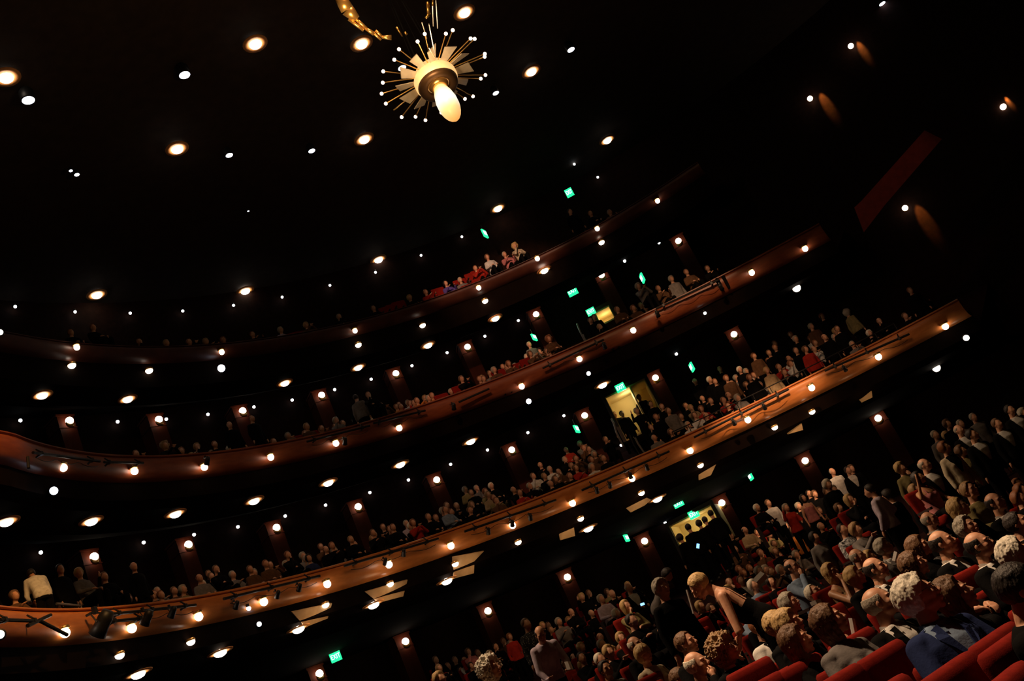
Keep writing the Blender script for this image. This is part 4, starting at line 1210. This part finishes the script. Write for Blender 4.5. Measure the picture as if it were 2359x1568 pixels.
P_(1000, 1250, 4.931, '''
650 1440 240 gW c =person_with_a_mass_of_curly_white_hair_at_the_bottom
640 1280 105 bG k
390 1240 70 bN p
500 1250 68 sA b
60 1430 90 bS k
20 1330 66 sN k
160 1400 64 sA k
350 1335 50 dN w
70 1550 160 wB k
1050 925 130 sN z t =tall_standing_person_in_a_black_dress_with_white_dots
1210 1040 170 dD l t fwd L.5 B-20 y10 =man_in_a_lavender_grey_shirt_leaning_over_the_row
860 1070 75 bA r t
790 1120 66 sA b
870 1150 66 sG g
1330 990 84 sN k sm
1235 940 60 bB k
1300 940 58 sA k
1560 790 88 dA k P.3
1790 800 84 dG k
1420 900 90 wG g
1530 880 70 bS y
1680 620 66 cB k up
1760 572 50 sA k
1900 640 95 wG l
1970 560 72 bN y
2025 570 74 dB k
2205 480 66 bB k
1960 890 84 sW w
1890 1070 95 dA k G
1910 1160 125 sG k
1675 1190 110 bB k
1680 1310 130 sD k sm y25
1590 1300 90 dN k
1815 1255 66 sA k sm
1700 1400 125 wB r
1890 1330 150 sW k
1990 1240 150 bB k y20
1955 1440 190 sD g sm y25 =young_man_with_dark_hair_facing_right,_bottom_centre_of_the_stalls
1675 1085 60 sA k sm
240 1330 60 sN k
300 1450 80 sD k
420 1400 80 bD k
700 1180 70 sD k
1450 1240 80 sN k
1500 1380 110 sN r
''')
P_(0, 0, 1, '''
1586 1216 18 sD k t D30 B170
1611 1207 18 bD k t D30.5 B160
1624 1199 17 sD k t D31.2 B180
1638 1184 18 sD k t D31.0 B170
1566 1240 18 bD k t D29.5 B200
''')
ENTR = []
for i, d in enumerate(PEOPLE):
    h = d['hcol']
    dist = .238*FPX/d['S']*(.96 if d['fem'] else 1)
    wall = at_f(d['u'], d['v'], cyl(RW-1.6), 8)
    if wall is not None and d['u'] < 1950: dist = min(dist, float(np.linalg.norm(wall-CAM)))
    dist = min(dist, 33.5)
    if 'D' in d: dist = d['D']
    d['dist'] = dist; d['id'] = i
def place(d):
    Hc = Vector(at_d(d['u'], d['v'], d['dist']))
    tx, ty = STAGE
    face = math.atan2(-(CX+2-Hc.x), (CY+1-Hc.y))+math.radians(d['B'])
    hd = math.atan2(-(tx-Hc.x), (ty-Hc.y))
    hy = (hd-math.atan2(-(CX+2-Hc.x), (CY+1-Hc.y)))-math.radians(d['y'])
    hy = round(hy/.2)*.2 if d['S'] < 40 else hy
    if d['B']: hy = math.radians(-d['y'])
    d['yaw'] = face; d['hy'] = max(-.9, min(.95, hy))
    sc = .95 if d['fem'] else 1.0
    if d['kind'] == 'stand' and d['B'] == 0: d['lean'] = 0
    off = head_offset(d['kind'], d['hy'], d['pit'], d['lean'], face, sc)
    d['loc'] = Hc-off; d['sc'] = sc; d['Hc'] = Hc
for d in PEOPLE: place(d)
for it in range(60):
    mv = 0
    for i in range(len(PEOPLE)):
        a_ = PEOPLE[i]
        for j in range(i+1, len(PEOPLE)):
            b_ = PEOPLE[j]
            dx = a_['loc'].x-b_['loc'].x; dy = a_['loc'].y-b_['loc'].y
            if dx*dx+dy*dy < .5*.5:
                if abs(a_['dist']-b_['dist']) < .01: b_['dist'] += .02
                f, n_ = (a_, b_) if a_['dist'] > b_['dist'] else (b_, a_)
                big = max(f['S'], n_['S'])
                f['dist'] *= 1.007; n_['dist'] *= .997
                mv += 1
    for d in PEOPLE: place(d)
    if not mv: break
# floor follows the rows of seats
fp = np.array([[d['loc'].x, d['loc'].y, d['loc'].z] for d in PEOPLE])
fr = np.array([z-cone_z(x, y) for x, y, z in fp])
def floor_z(x, y):
    w = np.exp(-((fp[:, 0]-x)**2+(fp[:, 1]-y)**2)/(2*.75**2))
    return cone_z(x, y)+float((w*fr).sum()/(w.sum()+.05))
bm = bmesh.new()
gx = np.linspace(-16, 30, 124); gy = np.linspace(-6, 40, 124); g = {}
for i, x in enumerate(gx):
    for j, y in enumerate(gy): g[i, j] = bm.verts.new((x, y, floor_z(x, y)-.03))
for i in range(len(gx)-1):
    for j in range(len(gy)-1):
        cx_, cy_ = (gx[i]+gx[i+1])/2, (gy[j]+gy[j+1])/2
        if math.hypot(cx_-HC[0], cy_-HC[1]) < RW+.6 or cy_ < HC[1]-5 or cx_ > 14: bm.faces.new((g[i, j], g[i+1, j], g[i+1, j+1], g[i, j+1]))
struct(bm_ob('floor', bm, M_FLOOR, smooth=True))
def desc(d):
    w = '%s in the %s, %s, %s' % ({'sit': 'person seated', 'stand': 'person standing'}[d['kind']], d['zone'], HW[d['style']] % d['hcol'], (d['top']+' suit' if d['suit'] else d['top']+' top'))
    if AW[d['arms']]: w += ', '+AW[d['arms']]
    return w
ALLP = []
for i, d in enumerate(PEOPLE):
    near = d['S'] > 34
    mid = d['S'] > 15
    vox = .0075 if d['S'] > 45 else (.011 if near else .02)
    arms = d['arms']
    if arms == 'lap' and not near: arms = ['lap', 'lap', 'clasp', 'read', 'chin'][(i*7) % 5]
    lean = d['lean']
    o = build_person(d['loc'], '', d['kind'], arms, d['fem'], vox, d['hy'], d['pit'], lean, d['skin'], (d['style'], d['hcol']), d['top'], 'black', d['bare'], d['yaw'], 2 if d['S'] > 45 else (1 if near else 0), d['suit'] if d['S'] > 17 else None, d['gl'], d['sc'], seed=i)
    d['arms'] = arms; d['o'] = o; ALLP.append(d)
    if d['kind'] == 'sit':
        seat(d['loc']-Vector((0, 0, .0)), d['yaw'], zone='stalls', px=d['u'], scale=.86 if d['S'] > 40 else 1)
# rows of empty or hidden seats whose red tops show between the people
BARL = [((2130,1568),(2335,1428)),((1906,1568),(2075,1473)),((1950,1472),(2007,1442)),((2203,1331),(2254,1299)),((2030,1566),(2085,1546)),((2275,1568),(2359,1515)),((1800,1366),(1890,1339)),((1690,1401),(1766,1368)),((1730,1399),(1834,1347)),((1728,1531),(1772,1510)),((1758,1568),(1800,1547)),((1862,1518),(1888,1503)),((1470,1559),(1519,1536)),((1506,1568),(1525,1559)),((1408,1394),(1445,1377)),((1411,1403),(1426,1396)),((1937,1312),(1968,1295)),((2057,1328),(2088,1314)),((1614,1427),(1632,1418)),((1618,1450),(1632,1440)),((1902,1406),(1942,1388)),((2330,1470),(2359,1440))]
def seat_top(u, v):
    def fn(P): return P[2]-(floor_z(P[0], P[1])+.96)
    return at_f(u, v, fn, 2.6, 40)
NB = 0
for p, q in BARL:
    A_ = seat_top(*p); B_ = seat_top(*q)
    if A_ is None or B_ is None: print('bar none', p, q); continue
    A_, B_ = Vector(A_), Vector(B_)
    d_ = B_-A_; L = d_.length
    rad = Vector((CX-B_.x, CY-B_.y, 0)).normalized()
    tan_ = Vector((-rad.y, rad.x, 0)); tan_ = tan_ if tan_.dot(d_) > 0 or L < .5 and tan_.y > 0 else -tan_
    if L < .9 or L > 4:
        L = min(L, 1.5); dd = tan_
    else: dd = Vector((d_.x, d_.y, 0)).normalized()
    n_ = max(1, math.ceil(L/.54-.25))
    yaw = math.atan2(dd.y, dd.x)
    f_ = Vector((-math.sin(yaw), math.cos(yaw), 0))
    if f_.dot(rad) < 0: yaw += math.pi; f_ = -f_
    for k in range(n_):
        X = B_-dd*((k+.5)*.54)+f_*.24
        seat(Vector((X.x, X.y, floor_z(X.x, X.y))), yaw, zone='row', px=q[0]-k*30)
        NB += 1

# ------------------------------------------------------------------ people on the balconies
def bsurf(k, hz):
    Z, Rf = TIERS[k][0], TIERS[k][1]
    def fn(P):
        t, R = polar(P)
        return P[2]-(Z-DK[k]+.40*(R-Rf(t)-.15)+hz)
    return fn
BP = []
def B_(k, ox, oy, sc, txt):
    for ln in txt.strip().splitlines():
        f = ln.split()
        u, v = ox+float(f[0])/sc, oy+float(f[1])/sc
        st = 't' in f[4:]
        sc_ = 1.0
        P = at_f(u, v, bsurf(k, 1.62 if st else 1.18), 14)
        if P is None: continue
        t, R = polar(P); Rf = TIERS[k][1](t)
        if R < Rf+1.05:                       # keep the knees behind the front
            P = at_f(u, v, cyl(Rf+1.06), 12); t, R = polar(P)
        if R > RW-1.1: P = at_f(u, v, cyl(RW-1.1), 12); t, R = polar(P)
        arms = next((a for a in f[4:] if a in ('chin', 'clasp', 'read', 'up', 'fwd', 'hip', 'reach')), 'down' if st else ['lap', 'clasp', 'read', 'chin', 'lap'][len(BP) % 5])
        BP.append(dict(k=k, P=P, st=st, arms=arms, style=HS[f[2][0]], hcol=HCc[f[2][1]], top=TC[f[3][0]], skin='m' if 'sm' in f else 'p', u=u, lean=.55 if 'fwd' in f or 'reach' in f else -.08 if not st else 0, back='bk' in f))
B_(0, 0, 1250, 4.718, '''
340 350 sD w fwd t bk
175 340 bB k t bk bare
460 360 sD k
655 290 sD k t
860 330 wB g
910 400 sN k
750 470 sG w
1135 370 sN k up
1260 330 bS k up
1455 260 dG k t
1280 630 dG k
1665 555 bN k
1750 570 sA k
1590 570 sA r
1990 510 bG y
2170 385 dA g
2140 500 sN b
160 580 bN b
1120 700 sN k
2350 290 sN k
1580 400 bG g
1900 430 sA k
1530 640 sA r
2230 600 sG g
1980 640 wG g
''')
B_(0, 500, 1100, 3.92, '''
20 825 wW k
300 830 sN b
440 780 sA b
490 810 wG g
490 900 sG g
640 700 sA k
740 670 wG k
830 730 bD n
780 760 sN b
1040 615 sA k
1145 520 bG g
1210 560 sS k
1240 625 dA k
1300 580 sA b
1410 500 sN k
1520 530 bS b
1590 450 sA k
1700 470 sA k
1770 410 bA r
1780 465 sA k
1830 370 wW k
1910 355 sN k
1920 420 sG l
1650 512 sN k
1810 430 sA k
930 670 sG g
1350 545 sA k
400 740 sN k
200 880 bN b
560 860 sN k
1090 790 wG g
''')
B_(0, 1000, 950, 3.484, '''
90 780 sN u
125 890 sA k
225 800 sA k
295 800 sN k
305 745 bS k
350 775 sS k
435 665 bS t
415 640 bA y
480 690 sA y
515 745 sA b
525 605 wW k
585 685 sN k
640 625 dG kw
690 650 sN r
770 595 sG kw
515 660 bG y
950 600 dG k
975 540 lN k
1025 560 sS k
1065 495 dA b
1105 540 sA k
1105 430 sA kw
1140 375 sN b
1205 475 bN r
1215 430 sG k
1245 300 sN k
1265 385 bA b
1290 340 wG b
1290 480 wG w
1345 340 sA b
1390 465 dG r
1365 375 sS kw
1380 220 sN k
855 425 dB k
540 640 sG g
370 830 sN k
270 880 bG k
1260 290 wG g
1150 580 sG w
1040 660 sN w
''')
B_(0, 1350, 780, 3.92, '''
465 665 wG kw t up
620 900 dG g
770 850 bN k
1055 545 dG k
950 630 bB t
905 610 sN k
1045 640 bA r
1090 700 dN k
1020 730 bN w
935 800 sG w
940 770 sN k
1160 600 sA k
1245 560 sA r
1190 430 sA k
1215 285 dA k t
1270 270 wW k t
1275 370 wA b t
990 395 dW k t
1345 440 dN k
1375 540 cG g
1485 365 bA k t
1500 430 bD k
1475 460 bN k
1450 500 bG g
1560 410 sA k
1640 300 bB t t
1540 200 wA b t
1745 260 sA r
1795 310 sA k
1865 275 wA w
1990 110 bN r t
1985 170 sA r
2080 190 dN w
1740 165 sA k t
1660 140 sN k t
1905 120 sN k t
2090 130 sA k
640 720 sA k t
730 650 sA k t
790 690 sN g t
590 600 sD k t
480 530 sD k t
330 690 sD k t
260 690 sD k t
680 860 sA k
720 830 sN k
1570 510 bG w
1610 480 sG w
1300 640 sA k
1420 590 sA b
850 850 sN k
''')
B_(0, 1650, 600, 3.485, '''
850 450 bA k t
935 425 dA kw t
1060 430 gG y t bk
850 560 sG g
770 540 wG b t
645 640 wG k t
730 710 bN r t
1235 590 bW kw
1310 540 dA k
1030 660 dA k
895 715 wB c
1105 690 sG g
610 865 dN w
790 780 sN w
510 770 sN k t
320 790 wA b t
440 750 sN k t
550 900 sA k
690 780 sN r
640 740 sA k t
20 880 sA k t
80 865 wW k t
145 1010 dN k
200 1060 bG g
170 1080 bS g
1565 250 sA k t
1520 450 sN k
1620 430 sN k
730 850 sG w
900 620 sN k
980 560 sN k t
''')
B_(1, 0, 700, 3.92, '''
1490 1280 gS k
1640 1330 bA b
1780 1290 bS k
1890 1280 dA k
1940 1270 sA k
1230 1355 sA r
1400 1350 sA r
''')
B_(1, 450, 650, 3.484, '''
20 1320 bS t
110 1310 dA k
190 1320 bB t
275 1145 dS k t
385 1130 sD k
455 1095 dA k t
470 1250 gW c bk
320 1240 sG g
745 1235 bG g
720 1240 sA r
840 1215 sA r
895 1160 wS b
965 1190 sA r
1015 1175 sA b
1030 1125 wA b
1130 1110 wG g
1080 1140 sA r
1200 1130 sA b
1290 930 sD g t bk
1315 880 wN k t
1390 905 sA k
1400 1005 bG k
1390 1055 sN k
1490 990 sA b
1560 1000 wG g
1600 980 sG l
1650 1000 sA r
1620 1050 bB c
1780 950 sA o
1820 960 sA o
1830 905 sA r
1900 910 sA o
1480 1070 sA b
''')
B_(1, 850, 500, 3.136, '''
150 1370 bG g
80 1360 sN b
210 1390 sG c
360 1330 sA o
470 1260 wG b
510 1290 bS b
420 1300 sA r
390 1340 sA o
455 1350 sG w
600 1275 sG k
670 1170 wN k
800 1170 sA b
700 1195 sN b
845 1100 wA b
905 1105 bG b
960 1050 sA k
1010 1060 bA b
1040 1005 dA k
1085 1050 bG g
1110 1060 bS g
1165 990 bN b
1120 1080 sA r
1240 1010 wG c
1210 965 sA b
1300 880 gA b
1220 840 sG g t
1330 950 sD k
1070 1110 sA b
1000 1130 sN g
890 1120 sS b
''')
B_(1, 1250, 400, 3.4846, '''
770 905 cG g
800 1000 sA b
720 1010 bN b
730 1080 wA b
760 1040 sN b
1035 845 wG g t
1000 900 cN y
1060 900 sG k
1155 790 sA b
1200 820 sA b
1180 840 bA b
930 920 sA b
990 960 sA b
840 1060 sA k
600 1090 sA b
660 1110 sA b
1325 760 sN k
460 1230 sS k
20 1460 wG g
60 1330 wN b
100 1400 gD b
400 1160 sD k t
460 1150 sD k t
''')
B_(2, 0, 700, 3.92, '''
640 260 sA k
840 215 sA k
800 275 sG k
945 285 wS k
1260 345 sA k
1345 372 sA k
1505 355 wS k
1710 345 sA k
1860 340 bS k
575 285 sN k
''')
B_(2, 450, 650, 3.484, '''
85 480 bS k
225 465 wA b
320 455 wG b
460 420 sA k
570 425 wB b
685 385 bG l
730 400 sA p
890 345 wB b
985 320 sS k
1155 278 sG k
1430 210 sN k
1720 125 bB k
1790 80 bB o
1850 80 sA r
1870 60 wG g
''')
B_(2, 850, 500, 3.136, '''
350 545 bB o
430 515 wA b
400 540 sA r
555 480 bD v
605 490 sG u
660 455 sG g
685 410 bS r
770 370 sA r
800 350 sG r
785 400 bA p
855 290 bN w
925 250 bA r
910 290 sS b
980 270 sG p
1055 210 gB c
1035 265 sG c
1130 230 wG w
1100 250 bG w
850 385 sN b
930 320 sA p
960 320 sG l
740 420 sA b
''')
B_(2, 1250, 400, 3.4846, '''
220 305 sD k t
275 335 bG w
250 355 sG g
385 320 sA k
440 315 sA p
335 370 sA p
540 310 sG g
510 290 sN k
''')
KEEP = []
for d in BP:
    P = np.array(d['P'], float); ok = False
    for tr in range(9):
        t, R = polar(P)
        c_ = [q for q in KEEP if q['k'] == d['k'] and abs(q['P'][2]-P[2]) < 1.2 and math.hypot(q['P'][0]-P[0], q['P'][1]-P[1]) < .50]
        if not c_: ok = True; break
        if R+.8 > RW-1.0: t += random.choice((-1, 1))*.02; R = TIERS[d['k']][1](t)+1.06+.8*random.randint(1, 3)
        else: R += .82
        q = pol(t, R, 0); P = np.array([q[0], q[1], 0]); P[2] = deck_z(d['k'], P)+(1.62 if d['st'] else 1.18)
    if ok: d['P'] = P; KEEP.append(d)
BP = KEEP
for d in BP:
    P = d['P']; t, R = polar(P)
    dz = deck_z(d['k'], P)
    tx, ty = STAGE
    yaw = math.atan2(-(tx-P[0]), ty-P[1])
    # most turn their chest part of the way from the front towards the stage
    fr_ = math.atan2(-(HC[0]-P[0]), HC[1]-P[1])
    df = (yaw-fr_+math.pi) % (2*math.pi)-math.pi
    yb = fr_+df*.55+random.uniform(-.2, .2)
    if d['back']: yb = fr_+math.pi*.8
    hy = max(-.8, min(.8, round(((yaw-yb+math.pi) % (2*math.pi)-math.pi)/.4)*.4))
    if d['back']: hy = 0
    kind = 'stand' if d['st'] else 'sit'
    hm = head_M(hy, 0, d['lean'], d['st']) @ HCEN
    off = Matrix.Rotation(yb, 4, 'Z') @ hm
    loc = Vector(P)-off
    loc.z = max(loc.z, dz+.01)
    o = far_person(loc, kind, d['arms'], hy, d['style'], d['hcol'], d['top'], d['skin'], yb, d['lean'], d['style'] in ('long', 'bob', 'bangs', 'big'), 'black')
    d['o'] = o; d['kind'] = kind; d['zone'] = TN[d['k']]+' balcony'; d['suit'] = None; d['label'] = None; d['yaw'] = yb; d['loc'] = loc
    ALLP.append(d)
# seats of one mesh each for the balconies
bm = bmesh.new()
for i, me in enumerate((SEATM[0], SEATM[1], SEATM[3][0], SEATM[3][1])):
    n0 = len(bm.faces); bm.from_mesh(me); bm.faces.ensure_lookup_table()
    for f in bm.faces[n0:]: f.material_index = 0 if i < 2 else 1; f.smooth = i < 2
MSEAT = bpy.data.meshes.new('theatre_seat'); bm.to_mesh(MSEAT); bm.free(); MSEAT.materials.append(M_SEAT); MSEAT.materials.append(M_SEATD)
def bseat(loc, yaw, k, u):
    o = bpy.data.objects.new('theatre_seat', MSEAT); C.objects.link(o); o.location = loc; o.rotation_euler = (0, 0, yaw)
    o['category'] = 'seat'; o['group'] = 'red seats on the balconies'; SEATS.append((o, TN[k]+' balcony', u))
# empty red seats seen on the upper and middle balconies
for k, (u, v) in [(2,(890,703)),(2,(905,697)),(2,(920,690)),(2,(900,712)),(2,(915,706)),(2,(683,762)),(2,(692,759)),(2,(1010,660)),(2,(1000,672)),(2,(1086,625)),(2,(1100,618)),(2,(1120,645)),(2,(1060,640)),(1,(1060,885)),(1,(1075,880)),(1,(1020,905)),(1,(1150,850)),(1,(1190,835)),(1,(1215,822)),(1,(970,930)),(1,(955,935)),(1,(690,1000)),(1,(722,990))]:
    P = at_f(u, v, bsurf(k, .9), 14)
    if P is None: continue
    if polar(P)[1] < TIERS[k][1](polar(P)[0])+1.05: P = at_f(u, v, cyl(TIERS[k][1](polar(P)[0])+1.05), 12)
    t, R = polar(P); P = np.array(P); P[2] = max(P[2], deck_z(k, P)+.93)
    yw = math.atan2(-(STAGE[0]-P[0]), STAGE[1]-P[1]); fr_ = math.atan2(-(HC[0]-P[0]), HC[1]-P[1])
    df = (yw-fr_+math.pi) % (2*math.pi)-math.pi
    bseat(Vector((P[0], P[1], P[2]-.93)), fr_+df*.4, k, u)
# the largest three hundred people stay objects of their own; the smaller ones further back form one crowd
def join(objs, name, label, cat, group=None):
    mats, VC, LS, LT, LV, MI = [], [], [], [], [], []; nv = nl = 0
    for o in objs:
        me = o.data; co = get_co(me); M = np.array(Matrix.Translation(o.location) @ Matrix.Rotation(o.rotation_euler.z, 4, 'Z') @ Matrix.Scale(o.scale[0], 4))
        VC.append(co @ M[:3, :3].T+M[:3, 3])
        n = len(me.polygons); a_ = np.empty(n, np.int32); me.polygons.foreach_get('loop_start', a_); LS.append(a_+nl)
        a_ = np.empty(n, np.int32); me.polygons.foreach_get('loop_total', a_); LT.append(a_)
        m_ = np.empty(n, np.int32); me.polygons.foreach_get('material_index', m_)
        ix = []
        for s_ in o.material_slots:
            if s_.material not in mats: mats.append(s_.material)
            ix.append(mats.index(s_.material))
        MI.append(np.array(ix)[m_])
        a_ = np.empty(len(me.loops), np.int32); me.loops.foreach_get('vertex_index', a_); LV.append(a_+nv)
        nv += len(co); nl += len(a_)
        bpy.data.objects.remove(o)
    VC, LS, LT, LV, MI = map(np.concatenate, (VC, LS, LT, LV, MI))
    me = bpy.data.meshes.new(name); me.vertices.add(nv); me.loops.add(nl); me.polygons.add(len(LS))
    me.vertices.foreach_set('co', VC.astype(np.float32).ravel()); me.loops.foreach_set('vertex_index', LV); me.polygons.foreach_set('loop_start', LS); me.polygons.foreach_set('loop_total', LT)
    for m_ in mats: me.materials.append(m_)
    me.polygons.foreach_set('material_index', MI.astype(np.int32)); me.polygons.foreach_set('use_smooth', [True]*len(LS)); me.update(calc_edges=True)
    o = bpy.data.objects.new(name, me); C.objects.link(o); tag(o, label, cat, group, 'stuff'); return o
for d in BP: d['S'] = .238*FPX/np.linalg.norm(np.array(d['P'])-CAM)
rank = sorted(BP, key=lambda d: -d['S'])
nkeep = max(0, 300-len(PEOPLE))
keep = set(id(d) for d in rank[:nkeep])
print('PEOPLE', len(PEOPLE), 'BALC', len(BP), 'keep', nkeep)
restp = [d for d in BP if id(d) not in keep]
seats_rest = [(d['loc'], d['yaw']) for d in BP if d['kind'] == 'sit']
join([d['o'] for d in restp], 'distant_audience', 'far away crowd filling the dim rows of the three balconies', 'audience')
ALLP = [d for d in ALLP if 'k' not in d or id(d) in keep]
tmp = []
for l, y in []:
    o = bpy.data.objects.new('s', MSEAT); C.objects.link(o); o.location = l; o.rotation_euler = (0, 0, y); tmp.append(o)
if tmp: join(tmp, 'balcony_seats', 'red seats hidden under the far balcony crowd', 'seat')
# labels: look first, order from the left where several look alike
from collections import defaultdict
cnt = defaultdict(list)
for d in ALLP:
    if d['label']: d['o']['label'] = d['label']
    else: cnt[desc(d)].append(d)
for k, L in cnt.items():
    L.sort(key=lambda d: d['u'])
    for i, d in enumerate(L):
        lb = k if len(L) == 1 else k+', %s from left' % ordinal(i+1)
        w = lb.split()
        if len(w) > 16: lb = lb.replace('person ', '', 1)
        d['o']['label'] = lb
    if len(L) > 0:
        for d in L: d['o']['group'] = 'audience in the '+d['zone']
for d in ALLP: d['o']['group'] = 'audience in the '+d['zone']
sz = defaultdict(list)
for r, z, u in SEATS: sz[z].append((u, r))
for z, L in sz.items():
    L.sort(key=lambda a: a[0])
    for i, (u, r) in enumerate(L):
        if z == 'row': r['label'] = 'unoccupied looking red velvet seat back in the stalls, %s from the left' % ordinal(i+1)
        else: r['label'] = 'red velvet seat under a person in the %s, %s from the left' % (z, ordinal(i+1))
# ------------------------------------------------------------------ small things held by people
def paper(u, v, dist, w, h, label, m=M_PAPER, rot=(1.0, .2, .4), cat='programme', name='programme'):
    P = at_d(u, v, dist); r = Matrix.Translation(P) @ Euler(rot).to_matrix().to_4x4()
    bm = bmesh.new()
    for s in (-1, 1): add_box(bm, (s*w/4, 0, 0), (w/2, h, .003), mx=r.inverted() @ r @ Matrix.Rotation(s*.18, 4, 'Y'))
    o = bm_ob(name, bm, m); o.matrix_world = r; tag(o, label, cat); return o
paper(1966, 1442, 8.4, .05, .13, 'white programme held up behind the woman in profile', rot=(1.3, .5, .3))
paper(1880, 1386, 13, .14, .05, 'white sheet read by the white haired man with glasses', rot=(1.2, .1, .2))
paper(1752, 1331, 13.5, .12, .22, 'white paper raised above the white haired head in the middle rows', rot=(.6, 1.1, -.3))
paper(1590, 1385, 9.8, .02, .22, 'thin white tube near the bending woman', rot=(1.5, .2, .1))
paper(2064, 1282, 9.9, .05, .11, 'open white programme left of the long brown haired woman', rot=(1.2, .9, .2))
paper(1311, 1532, 15, .10, .13, 'pale blue lit paper below the leaning man', rot=(1.2, .3, .6))
o = paper(1480, 1391, 17, .07, .04, 'glowing blue phone screen left of the bending woman', M_SCREEN, (1.3, .1, .1), 'phone', 'phone')
o = paper(1608, 1257, 25, .07, .12, 'glowing blue phone screen below the cream doorway', M_SCREEN, (1.3, .6, .1), 'phone', 'phone')

bpy.data.scenes.remove(WORK)
